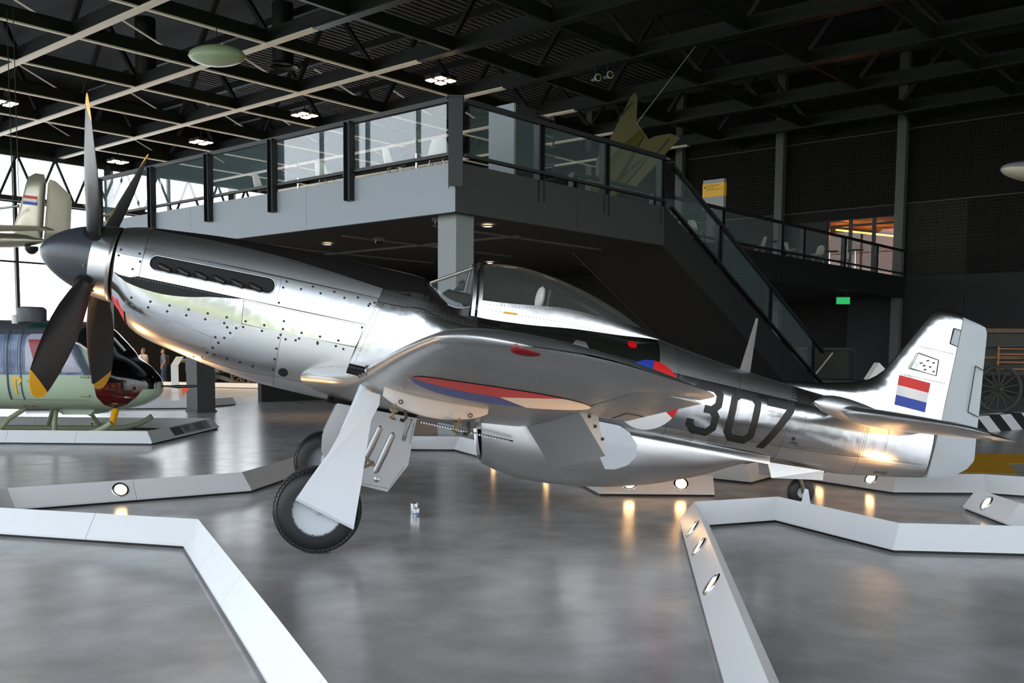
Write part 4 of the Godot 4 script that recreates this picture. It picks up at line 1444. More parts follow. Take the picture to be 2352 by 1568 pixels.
func fighter_canopy(o: Node3D) -> void:
	var gl := [3.98, 0.375, 4.07, 0.381, 4.35, 0.409, 4.65, 0.451, 4.9, 0.477, 5.17, 0.474, 5.49, 0.464, 5.72, 0.455, 5.88, 0.42]
	var glassr := []
	var metal := []
	for i in 45:
		var s := lerpf(4.03, 5.72, i / 44.0)
		var qm := canopy_q(s, curve_at(gl, s))
		var row := []
		for j in 41:
			var q := lerpf(-qm, qm, j / 40.0)
			var p := canopy_p(s, absf(q))
			row.append(p if q >= 0.0 else Vector3(p.x, p.y, -p.z))
		glassr.append(row)
	for i in 45:
		var s := lerpf(4.03, 5.93, i / 44.0)
		var qm := canopy_q(s, curve_at(gl, s)) if s < 5.72 else lerpf(canopy_q(5.72, curve_at(gl, 5.72)), 0.0, (s - 5.72) / 0.21)
		var row := []
		for j in 13:
			row.append(canopy_p(s, lerpf(qm, 1.0, j / 12.0), 0.003))
		metal.append(row)
	var g := Geo.new()
	g.grid(glassr)
	part("canopy_glass", g, M.canopy_glass, o, BODY)
	g = Geo.new()
	g.grid(metal)
	var far := []
	for r in metal:
		var row := []
		for p in r:
			row.append(Vector3(p.x, p.y, -p.z))
		far.append(row)
	g.grid(far)
	part("canopy_frame", g, M.polish, o, BODY)
	g = Geo.new()   # front hoop of the canopy and rear hoop of the windscreen
	for a in [[4.045, 0.0], [3.985, 0.004]]:
		var rows := []
		for j in 33:
			var q := -1.0 + 2.0 * j / 32.0
			var p := canopy_p(a[0], absf(q), 0.006)
			var z := Vector3(1, 1, 1.0 if q >= 0.0 else -1.0)
			var p2 := canopy_p(a[0], absf(q), -0.008)
			var lean := -0.095 * (p.y - 0.25)
			rows.append([p * z + Vector3(-0.018 + lean, 0, 0), p * z + Vector3(0.018 + lean, 0, 0), p2 * z + Vector3(0.018 + lean, 0, 0)])
		g.grid(rows)
	part("canopy_hoop", g, M.brushed, o, BODY)
	# windscreen: flat front pane and curved side panes
	var base := [[3.545, 0.455], [3.60, 0.37], [3.66, 0.318], [3.74, 0.278], [3.82, 0.262], [3.89, 0.27], [3.95, 0.30]]
	var rows := []
	for i in 13:
		var f := i / 12.0
		var k := f * (base.size() - 1)
		var b0: Array = base[mini(int(k), base.size() - 2)]
		var b1: Array = base[mini(int(k), base.size() - 2) + 1]
		var ss := lerpf(b0[0], b1[0], k - mini(int(k), base.size() - 2))
		var uu := lerpf(b0[1], b1[1], k - mini(int(k), base.size() - 2))
		var lowv := lerpf(0.17, 0.355, smoothstep(0.0, 0.9, f))
		var top := Vector3(lerpf(3.545, 3.94, f), lerpf(0.457, 0.695, f), 0.155)
		var row := []
		for j in 9:
			var t := j / 8.0
			var p := top.lerp(Vector3(ss, uu, lowv), t)
			p.z += 0.045 * sin(PI * t) * f
			row.append(p)
		rows.append(row)
	for z in [1.0, -1.0]:
		g = Geo.new()
		var r2 := []
		for r in rows:
			var row := []
			for p in r:
				row.append(p * Vector3(1, 1, z))
			r2.append(row)
		g.grid(r2)
		part("windscreen_side_pane", g, M.canopy_glass, o, BODY)
		g = Geo.new()
		var edge := []
		for r in r2:
			edge.append(r[8] + Vector3(0, 0, 0.003 * z))
		g.tube(edge, 0.006, 6)
		g.tube([r2[0][0], r2[12][0]], 0.012, 6)
		g.tube([r2[12][0], r2[12][8]], 0.006, 6)
		part("windscreen_frame", g, M.steel, o, BODY)
		# dark side of the cowl round the foot of the pane
		g = Geo.new()
		var q2 := []
		for r in r2:
			var e: Vector3 = r[8]
			var bb := fsu(e.x, e.y - 0.10 if e.y - 0.10 > 0.2 else 0.2, 0.001)
			q2.append([e, Vector3(bb.x, bb.y, bb.z * z)])
		g.grid(q2)
		part("windscreen_sill", g, M.anti_glare, o, BODY)
	g = Geo.new()
	g.quad(Vector3(3.545, 0.457, 0.155), Vector3(3.94, 0.695, 0.155), Vector3(3.94, 0.695, -0.155), Vector3(3.545, 0.457, -0.155))
	part("windscreen_front_pane", g, M.canopy_glass, o, BODY)
	# inside: gun sight, headrest, roll frame, armour plate
	g = Geo.new()
	g.rbox(Vector3(3.85, 0.36, 0), Vector3(0.30, 0.14, 0.44), 0.03)
	part("instrument_hood", g, M.inner_dark, o, BODY)
	g = Geo.new()
	g.rod(Vector3(3.80, 0.40, 0), Vector3(3.88, 0.56, 0), 0.02)
	g.rbox(Vector3(3.86, 0.50, 0), Vector3(0.07, 0.08, 0.09), 0.01)
	part("gun_sight", g, M.steel_dark, o, BODY)
	g = Geo.new()
	rows = []
	for i in 9:
		var f := i / 8.0
		var row := []
		for j in 17:
			var a := TAU * (j % 16) / 16.0
			var k := sqrt(maxf(0.0, 1.0 - pow(2.0 * f - 1.0, 2.0)))
			row.append(Vector3(4.665 + cos(a) * 0.045 * k, 0.42 + 0.26 * f, sin(a) * 0.13 * k))
		rows.append(row)
	g.grid(rows, true)
	part("headrest", g, M.offwhite, o, BODY)
	g = Geo.new()
	g.rbox(Vector3(4.72, 0.46, 0), Vector3(0.03, 0.38, 0.36), 0.01)
	part("armour_plate", g, M.steel_dark, o, BODY)
	g = Geo.new()
	g.tube([Vector3(4.82, 0.30, -0.2), Vector3(4.86, 0.46, -0.12), Vector3(4.87, 0.50, 0), Vector3(4.86, 0.46, 0.12), Vector3(4.82, 0.30, 0.2)], 0.012, 8)
	part("seat_frame", g, M.steel, o, BODY)
	g = Geo.new()
	g.box(Vector3(4.85, 0.30, 0), Vector3(1.5, 0.02, 0.56))
	part("cockpit_deck", g, M.inner_dark, o, BODY)
	# yellow release handle
	g = Geo.new()
	var pa := canopy_p(4.275, 0.93, 0.008)
	var pb := canopy_p(4.40, 0.93, 0.008)
	g.tube([pa, pb], 0.009, 8)
	part("release_handle", g, M.yellow, o, BODY)
	g = Geo.new()
	for i in 42:
		var s := 4.09 + i * 0.036
		var p := canopy_p(s, canopy_q(s, curve_at(gl, s) - 0.03), 0.003)
		disc_on(g, p, (p - Vector3(p.x, 0.2, 0)).normalized(), 0.0045, 6, 0.003)
		p = canopy_p(s, canopy_q(s, lerpf(curve_at(gl, s), 0.25, 0.62)), 0.003)
		disc_on(g, p, (p - Vector3(p.x, 0.15, 0)).normalized(), 0.0045, 6, 0.003)
	var rv := part("canopy_rivets", g, M.rivet, o, BODY)
	rv.set_meta("kind", "stuff")

# a tail surface lofted between outlines: pts are [span, leading x, trailing x, half thickness]
func foil(rowsd: Array, x0: float, x1: float, at: Callable, n := 14) -> Geo:
	var g := Geo.new()
	for t in [1.0, -1.0]:
		var rows := []
		for r in rowsd:
			var row := []
			for j in n + 1:
				var f := lerpf(x0, x1, float(j) / n)
				f = x0 + (f - x0) * (f - x0) / maxf(0.001, x1 - x0) if x0 < 0.001 else f
				var h: float = 2.0 * (1.4845 * sqrt(f) - 0.63 * f - 1.758 * f * f + 1.4215 * f * f * f - 0.5075 * f * f * f * f)
				row.append(at.call(r[0], lerpf(r[1], r[2], f), t * r[3] * h))
			rows.append(row)
		g.grid(rows)
	return g

func fighter_tail(o: Node3D) -> void:
	var up := func(sp, x, th): return Vector3(x, sp, th)
	# fin with its long dorsal fillet
	var fin := [[0.05, 7.20, 9.225, 0.075], [0.20, 7.24, 9.226, 0.073], [0.258, 7.342, 9.227, 0.070], [0.30, 7.62, 9.228, 0.068], [0.343, 7.877, 9.228, 0.066], [0.40, 8.13, 9.229, 0.065], [0.459, 8.31, 9.229, 0.063], [0.53, 8.41, 9.23, 0.062], [0.603, 8.482, 9.23, 0.061], [0.792, 8.592, 9.231, 0.058], [1.0, 8.709, 9.232, 0.053], [1.15, 8.792, 9.233, 0.049], [1.249, 8.847, 9.234, 0.045], [1.31, 8.89, 9.235, 0.038], [1.347, 8.928, 9.235, 0.030], [1.372, 8.98, 9.235, 0.018], [1.38, 9.03, 9.20, 0.003]]
	# let the chord run on into the rudder so that the fin is thickest at its rear
	var g := Geo.new()
	for t in [1.0, -1.0]:
		var rows := []
		for r in fin:
			var row := []
			for j in 19:
				var f := pow(j / 18.0, 1.6)
				row.append(Vector3(lerpf(r[1], r[2], f), r[0], t * r[3] * sin(PI * 0.5 * pow(f, 0.55))))
			rows.append(row)
		g.grid(rows)
	part("fin", g, M.mirror, o, BODY)
	var rud := [[-0.435, 9.236, 9.30, 0.02], [-0.40, 9.225, 9.46, 0.04], [-0.354, 9.22, 9.564, 0.05], [-0.25, 9.22, 9.70, 0.055], [-0.154, 9.22, 9.76, 0.058], [-0.11, 9.222, 9.762, 0.06], [0.034, 9.224, 9.74, 0.062], [0.25, 9.227, 9.712, 0.064], [0.438, 9.229, 9.689, 0.063], [0.65, 9.231, 9.659, 0.06], [0.838, 9.232, 9.631, 0.056], [1.05, 9.234, 9.603, 0.051], [1.18, 9.236, 9.585, 0.046], [1.237, 9.237, 9.575, 0.042], [1.29, 9.238, 9.545, 0.036], [1.312, 9.239, 9.46, 0.03], [1.343, 9.24, 9.26, 0.02]]
	var rows2 := {}
	for t in [1.0, -1.0]:
		var rows := []
		for r in rud:
			var row := []
			for j in 11:
				var f := j / 10.0
				row.append(Vector3(lerpf(r[1] + 0.006, r[2], f), r[0], t * (r[3] * (1.0 - f) + 0.004)))
			rows.append(row)
		rows2[t] = rows
	g = Geo.new()
	g.grid(rows2[1.0])
	g.grid(rows2[-1.0])
	var a := []
	var b := []
	for r in rud:
		a.append(Vector3(r[1] + 0.006, r[0], r[3] + 0.004))
		b.append(Vector3(r[1] + 0.006, r[0], -r[3] - 0.004))
	g.grid([a, b])
	var ru := part("rudder", g, M.grey_paint, o, BODY)
	g = Geo.new()   # trim tab outline
	for p in [[9.50, 0.86, 9.625, 0.83], [9.50, 0.86, 9.535, 0.36], [9.535, 0.36, 9.68, 0.33]]:
		g.bar(Vector3(p[0], p[1], 0.075 - (p[0] - 9.23) * 0.11), Vector3(p[2], p[3], 0.075 - (p[2] - 9.23) * 0.11), 0.006, 0.008)
	part("trim_tab_joint", g, M.seam, ru)
	g = Geo.new()   # balance horn outline on the fin
	for p in [[9.14, 1.03, 9.15, 1.20], [9.15, 1.20, 9.235, 1.19], [9.14, 1.03, 9.235, 1.015]]:
		g.bar(Vector3(p[0], p[1], 0.055), Vector3(p[2], p[3], 0.055), 0.004, 0.008)
	part("balance_horn_joint", g, M.seam, ru)
	g = Geo.new()
	g.quad(Vector3(9.145, 1.035, 0.054), Vector3(9.155, 1.195, 0.052), Vector3(9.232, 1.185, 0.052), Vector3(9.232, 1.02, 0.056))
	part("balance_horn", g, M.grey_paint, ru)
	# access cover on the fin
	g = Geo.new()
	var cov := [[8.74, 0.68], [8.80, 0.86], [9.05, 0.83], [9.06, 0.66], [8.74, 0.68]]
	for i in 4:
		g.bar(Vector3(cov[i][0], cov[i][1], 0.063), Vector3(cov[i + 1][0], cov[i + 1][1], 0.063), 0.003, 0.006)
	part("fin_cover_joint", g, M.seam, o, BODY)
	g = Geo.new()
	for p in [[8.90, 0.74], [8.93, 0.80], [8.97, 0.74], [9.0, 0.79], [8.92, 0.70], [9.02, 0.70], [8.86, 0.76]]:
		disc_on(g, Vector3(p[0], p[1], 0.064), Vector3(0, 0, 1), 0.010, 8)
	for i in 18:
		disc_on(g, Vector3(8.66 + i * 0.03, 0.60, 0.064), Vector3(0, 0, 1), 0.005, 6)
		disc_on(g, Vector3(8.80 + i * 0.023, 0.93, 0.060), Vector3(0, 0, 1), 0.005, 6)
	var fr := part("fin_fasteners", g, M.fastener, o, BODY)
	fr.set_meta("kind", "stuff")
	# tailplanes
	for z in [1.0, -1.0]:
		var flat := func(sp, x, th): return Vector3(x, 0.075 - 0.055 * (x - 8.2) + th, sp * z)
		var st := [[0.06, 7.95, 9.02, 0.085], [0.3, 7.99, 9.0, 0.082], [0.8, 8.03, 8.94, 0.072], [1.3, 8.09, 8.87, 0.058], [1.7, 8.15, 8.80, 0.047], [1.86, 8.21, 8.775, 0.036], [1.95, 8.30, 8.75, 0.022], [1.99, 8.45, 8.70, 0.005]]
		g = foil(st, 0.0, 1.0, flat, 22)
		var tp := part("tailplane", g, M.satin if z > 0.0 else M.brushed, o, BODY)
		g = Geo.new()   # elevator hinge line below
		g.bar(flat.call(0.25, 8.66, -0.052), flat.call(1.9, 8.55, -0.030), 0.008, 0.004)
		part("elevator_joint", g, M.seam, tp)
		# fillet at the root
		var rows := []
		for i in 15:
			var f := i / 14.0
			var x := lerpf(7.68, 9.05, f)
			var row := []
			var h := 0.115 * sin(PI * pow(f, 0.55)) + 0.01
			for j in 13:
				var an := lerpf(PI * 0.5, -PI * 0.5, j / 12.0)
				row.append(Vector3(x, 0.085 - 0.055 * (x - 8.2) + sin(an) * h, z * (fsu(x, 0.06).z - 0.012 + cos(an) * 0.10 * sin(PI * pow(f, 0.7)))))
			rows.append(row)
		g = Geo.new()
		g.grid(rows)
		part("tailplane_fillet", g, M.satin, tp)

func fighter_wing(o: Node3D) -> void:
	var main := Geo.new()
	for z in [1.0, -1.0]:
		var g := wing_patch(0.30, 3.35, 0.0, 0.80, 30, 44, [1.0, -1.0], true, z)
		var w := part("wing", g, M.silver_paint, o, BODY)
		g = wing_patch(3.352, 5.22, 0.0, 0.775, 20, 44, [1.0, -1.0], true, z)
		part("outer_wing", g, M.silver_paint, w)
		g = wing_patch(5.222, 5.66, 0.0, 1.0, 16, 30, [1.0, -1.0], false, z)
		part("wing_tip", g, M.silver_paint, w)
		# aileron, drooped a little
		g = wing_patch(3.36, 5.21, 0.785, 1.0, 12, 8, [1.0, -1.0], true, z)
		var hinge := wing(3.36, 0.785, -1.0) * Vector3(1, 1, z)
		var al := part("aileron", g, M.silver_paint, w)
		al.transform = Transform3D(Basis(), hinge) * Transform3D(Basis(Vector3(0, 0, 1), deg_to_rad(-5.0)), Vector3.ZERO) * Transform3D(Basis(), -hinge)
		g = Geo.new()
		var ha := wing(3.40, 0.935, -1.0) * Vector3(1, 1, z)
		var hb := wing(3.95, 0.925, -1.0) * Vector3(1, 1, z)
		g.bar(ha + Vector3(0, -0.002, 0), hb + Vector3(0, -0.002, 0), 0.006, 0.004)
		g.bar(hb + Vector3(0, -0.002, 0), wing(3.95, 0.995, -1.0) * Vector3(1, 1, z) + Vector3(0, -0.002, 0), 0.006, 0.004)
		part("trim_tab_joint", g, M.seam, al)
		# lowered flap
		var rows := []
		var ends := []
		for i in 9:
			var v := lerpf(0.62, 3.33, i / 8.0)
			var h := wing(v, 0.80, -1.0) + Vector3(0, 0.012, 0)
			var c := (curve_at(W_TE, v) - curve_at(W_LE, v)) * 0.215
			var dn := Vector3(cos(deg_to_rad(47)), -sin(deg_to_rad(47)), 0)
			var pn := Vector3(sin(deg_to_rad(47)), cos(deg_to_rad(47)), 0)
			var row := []
			for k in [[0.02, 0.0], [0.5, 0.0], [1.0, 0.0], [1.0, 0.004], [0.5, 0.075], [0.22, 0.125], [0.06, 0.115], [-0.06, 0.06], [0.02, 0.0]]:
				row.append((h + dn * c * k[0] + pn * k[1] * (c / 0.42)) * Vector3(1, 1, z))
			rows.append(row)
		g = Geo.new()
		for i in 8:
			for k in 8:
				g.quad(rows[i][k], rows[i][k + 1], rows[i + 1][k + 1], rows[i + 1][k])
		g.cap(rows[0].slice(0, 8))
		g.cap(rows[8].slice(0, 8))
		var fl := part("flap", g, M.grey_paint if z < 0.0 else M.flap_paint, o, BODY)
		if z > 0.0:
			g = Geo.new()
			for k in [[0.2, 0.03], [0.42, 0.045], [0.7, 0.02]]:
				var h: Vector3 = rows[8][0].lerp(rows[8][2], k[0]) + Vector3(0.03, 0.03, 0.004)
				disc_on(g, h, Vector3(0, 0, 1), 0.012, 8)
			part("flap_end_holes", g, M.inner_dark, fl)
			# navigation light in the tip
			g = Geo.new()
			var lr := []
			for i in 11:
				var f := i / 10.0
				var row := []
				for j in 17:
					var a := TAU * (j % 16) / 16.0
					var k := sqrt(sin(PI * pow(f, 0.55))) if f > 0.0 and f < 1.0 else 0.0
					row.append(Vector3(3.530 + 0.150 * f, -0.204 - 0.012 * f + sin(a) * 0.034 * k, 5.605 + 0.018 * f + cos(a) * 0.034 * k))
				lr.append(row)
			g.grid(lr, true)
			part("navigation_light", g, M.lens_red, w)
			# gun muzzles in the leading edge
			for i in 3:
				var v := 2.02 + 0.2 * i
				var le := wing(v, 0.0, 1.0)
				g = Geo.new()
				g.tube([le + Vector3(0.06, 0, 0), le + Vector3(-0.005, 0.0, 0)], [0.05, 0.036], 16, false)
				part("gun_fairing", g, M.silver_paint, w)
				g = Geo.new()
				g.tube([le + Vector3(0.02, 0, 0), le + Vector3(-0.10 - 0.012 * i, 0.004, 0)], 0.024, 16)
				part("gun_muzzle", g, M.print_black, w)
			# bomb rack with sway braces and hooks
			rows = []
			for i in 17:
				var f := i / 16.0
				var x := lerpf(3.20, 3.99, f)
				var row := []
				var d := 0.15 * pow(sin(PI * clampf(f * 0.86 + 0.10, 0.0, 1.0)), 0.45)
				var hw := 0.052 * pow(sin(PI * clampf(f * 0.9 + 0.06, 0, 1)), 0.5)
				for j in 13:
					var a := lerpf(0.0, PI, j / 12.0)
					var cs := cos(a)
					row.append(Vector3(x, wing(2.45, (x - curve_at(W_LE, 2.45)) / 1.85, -1.0).y + 0.02 - d * pow(sin(a), 0.35), 2.45 + hw * signf(cs) * pow(absf(cs), 0.5)))
				rows.append(row)
			g = Geo.new()
			g.grid(rows)
			var rack := part("bomb_rack", g, M.rack_paint, w)
			for x in [3.30, 3.78]:
				g = Geo.new()
				var y0 := -0.715 if x < 3.5 else -0.725
				g.bar(Vector3(x, y0, 2.36), Vector3(x, y0, 2.56), 0.05, 0.025)
				for zz in [2.37, 2.55]:
					g.rod(Vector3(x, y0 + 0.05, zz), Vector3(x, y0 - 0.055, zz), 0.007)
					g.lathe([Vector2(0.0, 0), Vector2(0.035, -0.012), Vector2(0.0, -0.016)], 14, Transform3D(Basis(), Vector3(x, y0 - 0.052, zz)))
				part("sway_brace", g, M.bronze_strut, rack)
				g = Geo.new()
				g.tube([Vector3(x + 0.08, y0 + 0.03, 2.46), Vector3(x + 0.10, y0 - 0.04, 2.46), Vector3(x + 0.085, y0 - 0.065, 2.46), Vector3(x + 0.06, y0 - 0.06, 2.46)], 0.013, 8)
				part("shackle", g, M.steel_dark, rack)
			g = Geo.new()
			for x in [3.335, 3.86]:
				var c := Vector3(x, -0.645, 2.505)
				var ring := []
				for i in 17:
					var a := TAU * i / 16.0
					ring.append(c + Vector3(cos(a) * 0.014, sin(a) * 0.014, 0))
				g.tube(ring, 0.004, 6, false)
			part("rack_eyelet", g, M.print_black, rack)
			# leading edge lamp end, bolts along the wing root edge
			g = Geo.new()
			for i in 34:
				var f := i / 33.0
				g.box(Vector3(lerpf(3.70, 4.55, f), lerpf(-0.868, -0.885, f), 0.46), Vector3(0.014, 0.016, 0.02))
			var bl := part("root_edge_bolts", g, M.steel, w)
			bl.set_meta("kind", "stuff")
			g = Geo.new()
			g.bar(Vector3(3.68, -0.862, 0.45), Vector3(4.60, -0.878, 0.45), 0.03, 0.012)
			part("root_edge_strip", g, M.steel_dark, w)

func fighter_gear(o: Node3D) -> void:
	for z in [1.0, -1.0]:
		var k := Vector3(1, 1, z)
		wheel(o, "main_wheel", Vector3(2.901, -1.641, 1.80 * z), 0.343, 0.27, 0.20, true, z)
		var g := Geo.new()
		g.tube([Vector3(3.10, -0.60, 1.66) * k, Vector3(3.00, -1.10, 1.645) * k], 0.058, 16)
		var st := part("gear_leg", g, M.grey_paint, o, BODY)
		g = Geo.new()
		g.tube([Vector3(3.00, -1.10, 1.645) * k, Vector3(2.92, -1.50, 1.635) * k], 0.038, 16)
		part("oleo_piston", g, M.chrome, st)
		g = Geo.new()
		g.tube([Vector3(2.93, -1.46, 1.635) * k, Vector3(2.905, -1.60, 1.63) * k, Vector3(2.901, -1.641, 1.70) * k, Vector3(2.901, -1.641, 1.88) * k], [0.05, 0.052, 0.045, 0.03], 14)
		part("axle", g, M.grey_paint, st)
		g = Geo.new()
		g.bar(Vector3(3.03, -1.08, 1.64) * k, Vector3(3.27, -1.22, 1.62) * k, 0.05, 0.022)
		g.bar(Vector3(3.27, -1.22, 1.62) * k, Vector3(2.96, -1.40, 1.63) * k, 0.05, 0.022)
		g.rod(Vector3(3.27, -1.22, 1.56) * k, Vector3(3.27, -1.22, 1.68) * k, 0.018)
		part("torque_link", g, M.bronze_strut, st)
		# big door fixed to the leg
		g = Geo.new()
		var poly := []
		for p in [[3.075, -0.625], [3.205, -0.64], [3.212, -0.72], [3.172, -0.85], [3.193, -1.35], [3.203, -1.72], [2.718, -1.566], [2.748, -1.50], [2.79, -1.40], [2.845, -1.28], [2.90, -1.162]]:
			poly.append(Vector3(p[0], p[1], (1.965 + 0.02 * clampf(-(p[1] + 0.9), 0.0, 1.0)) * z))
		g.prism(poly, Vector3(0, 0, 0.014 * z))
		var dr := part("leg_door", g, M.door_paint, o, BODY)
		g = Geo.new()
		g.bar(Vector3(3.203, -1.712, 1.994) * k, Vector3(2.722, -1.560, 1.994) * k, 0.012, 0.018)
		part("door_stiffener", g, M.grey_paint, dr)
		# inner clamshell door hanging from the keel, ribbed inside
		g = Geo.new()
		poly = []
		for p in [[2.90, -0.85], [2.82, -1.17], [2.84, -1.32], [2.91, -1.42], [3.27, -1.575], [3.525, -1.59], [3.67, -1.30], [3.66, -0.97], [3.665, -0.845]]:
			poly.append(Vector3(p[0], p[1], 0.30 * z))
		g.prism(poly, Vector3(0, 0, 0.035 * z))
		var cd := part("inner_gear_door", g, M.door_inner, o, BODY)
		for r in [[3.34, -0.98, 3.24, -1.38], [3.47, -1.02, 3.37, -1.44], [3.20, -0.98, 3.10, -1.34], [3.06, -0.98, 2.98, -1.26]]:
			g = Geo.new()
			var a := Vector3(r[0], r[1], 0.335) * k
			var b := Vector3(r[2], r[3], 0.335) * k
			g.tube([a, a.lerp(b, 0.06), a.lerp(b, 0.5), a.lerp(b, 0.94), b], [0.005, 0.03, 0.036, 0.03, 0.005], 14)
			part("door_rib", g, M.door_inner, cd)
		g = Geo.new()
		for i in 26:
			var f := i / 25.0
			var p := Vector3(3.645, -0.90, 0.336).lerp(Vector3(3.645, -1.29, 0.336), f) if i < 13 else Vector3(3.63, -1.33, 0.336).lerp(Vector3(3.53, -1.555, 0.336), (i - 13) / 12.0)
			disc_on(g, p * k, Vector3(0, 0, z), 0.005, 6)
		for i in 12:
			disc_on(g, Vector3(3.29 + 0.02 * i, -1.555, 0.336) * k, Vector3(0, 0, z), 0.005, 6)
		var dv := part("door_rivets", g, M.fastener, cd)
		dv.set_meta("kind", "stuff")
		g = Geo.new()
		disc_on(g, Vector3(3.40, -1.49, 0.34) * k, Vector3(0, 0, z), 0.028, 16, 0.02)
		part("door_boss", g, M.steel, cd)
		if z > 0.0:
			g = Geo.new()
			g.rod(Vector3(3.60, -0.86, 0.50), Vector3(3.58, -1.02, 0.40), 0.011)
			g.rod(Vector3(3.58, -1.02, 0.40), Vector3(3.575, -1.07, 0.36), 0.018)
			part("door_jack", g, M.chrome, cd)
	# flat dark patch that paints the shade of the open wheel bay
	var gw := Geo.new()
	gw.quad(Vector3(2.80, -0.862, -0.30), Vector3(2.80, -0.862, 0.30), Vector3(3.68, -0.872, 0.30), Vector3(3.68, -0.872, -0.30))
	part("wheel_bay_shade", gw, M.inner_dark, o, BODY)
	# tail wheel
	wheel(o, "tail_wheel", Vector3(7.845, -0.845, 0.0), 0.150, 0.115, 0.062, false, 1.0)
	var g2 := Geo.new()
	g2.tube([Vector3(7.74, -0.55, 0.0), Vector3(7.76, -0.68, 0.06), Vector3(7.80, -0.76, 0.078), Vector3(7.845, -0.845, 0.078)], [0.03, 0.026, 0.022, 0.020], 12)
	part("tail_wheel_fork", g2, M.bronze_strut, o, BODY)
	for z in [1.0, -1.0]:
		g2 = Geo.new()
		g2.prism([Vector3(7.35, -0.60, 0.125 * z), Vector3(7.98, -0.575, 0.12 * z), Vector3(7.985, -0.672, 0.15 * z), Vector3(7.41, -0.754, 0.155 * z)], Vector3(0, 0, 0.008 * z))
		part("tail_wheel_door", g2, M.satin, o, BODY)
	g2 = Geo.new()
	g2.prism([Vector3(7.83, -0.80, 0.10), Vector3(7.87, -0.80, 0.10), Vector3(7.915, -0.965, 0.15), Vector3(7.80, -0.985, 0.15)], Vector3(0, 0, 0.008))
	part("tie_down_bracket", g2, M.door_paint, o, BODY)

func fighter_propeller(o: Node3D) -> void:
	var ax := Transform3D(Basis(Vector3(0, 0, 1), Vector3(1, 0, 0), Vector3(0, 1, 0)), Vector3.ZERO)   # lathe axis along x
	var prof := []
	var band := []
	for i in 25:
		var f := pow(i / 24.0, 1.5)
		var s := 0.505 * f
		prof.append(Vector2(0.350 * pow(1.0 - pow(1.0 - s / 0.72, 1.85), 0.60), s))
	for i in 6:
		var s := lerpf(0.508, 0.70, i / 5.0)
		band.append(Vector2(0.350 * pow(1.0 - pow(1.0 - s / 0.72, 1.85), 0.60), s))
	band.append(Vector2(0.30, 0.702))
	var g := Geo.new()
	g.lathe(prof, 64, ax)
	var sp := part("spinner", g, M.spinner_dark, o, BODY)
	g = Geo.new()
	g.lathe(band, 64, ax)
	part("spinner_band", g, M.brushed, sp)
	g = Geo.new()
	for i in 8:
		var a := TAU * (i + 0.3) / 8.0
		var nn := Vector3(0, cos(a), sin(a))
		disc_on(g, Vector3(0.475, 0, 0) + nn * 0.334, (nn + Vector3(-0.25, 0, 0)).normalized(), 0.008, 10)
	part("spinner_screws", g, M.rivet, sp)
	for b in 4:
		var ph := deg_to_rad(44.5 + 90.0 * b)
		var rd := Vector3(0, cos(ph), sin(ph))
		var tg := -Vector3(0, -sin(ph), cos(ph))     # turning direction
		var bx := Vector3(-1, 0, 0)
		var st := [[0.26, 0.075, 0.075, 50], [0.40, 0.082, 0.07, 50], [0.55, 0.108, 0.052, 46], [0.75, 0.138, 0.038, 42], [0.95, 0.155, 0.028, 38], [1.15, 0.160, 0.021, 34], [1.35, 0.155, 0.016, 30], [1.50, 0.145, 0.012, 27], [1.575, 0.134, 0.010, 26], [1.64, 0.112, 0.009, 25], [1.69, 0.082, 0.007, 24], [1.72, 0.045, 0.005, 24], [1.732, 0.004, 0.002, 24]]
		var rows := []
		for r in st:
			var be := deg_to_rad(r[3])
			var ch := tg * cos(be) + bx * sin(be)
			var nn := bx * cos(be) - tg * sin(be)
			var row := []
			for j in 25:
				var a := TAU * (j % 24) / 24.0
				var ca := cos(a)
				row.append(Vector3(0.50, 0, 0) + rd * r[0] + ch * r[1] * ca + nn * r[2] * sin(a) * (0.75 + 0.25 * ca))
			rows.append(row)
		g = Geo.new()
		g.grid(rows.slice(0, 9), true)
		var bl := part("propeller_blade", g, M.prop_black, o, BODY)
		g = Geo.new()
		g.grid(rows.slice(8), true)
		part("yellow_tip", g, M.yellow, bl)
		g = Geo.new()
		disc_on(g, Vector3(0.50, 0, 0) + rd * 0.325, rd, 0.10, 24, 0.012)
		part("root_opening", g, M.inner_dark, bl)
		for lineno in 4:   # rows of small stencilled data on the cuff
			g = Geo.new()
			var be := deg_to_rad(44.0)
			var ch := tg * cos(be) + bx * sin(be)
			var nn := bx * cos(be) - tg * sin(be)
			for c in 9:
				if (c * 7 + lineno * 3) % 5 == 0:
					continue
				var pp := Vector3(0.50, 0, 0) + rd * (0.60 + 0.028 * c) + ch * (0.012 + 0.018 * lineno) + nn * 0.053
				g.box(pp - nn * 0.002 * c * 0.9, Vector3(0.017, 0.008, 0.001), Basis(rd, ch, nn))
			part("data_stencil", g, M.yellow_dull, bl).set_meta("kind", "stuff")

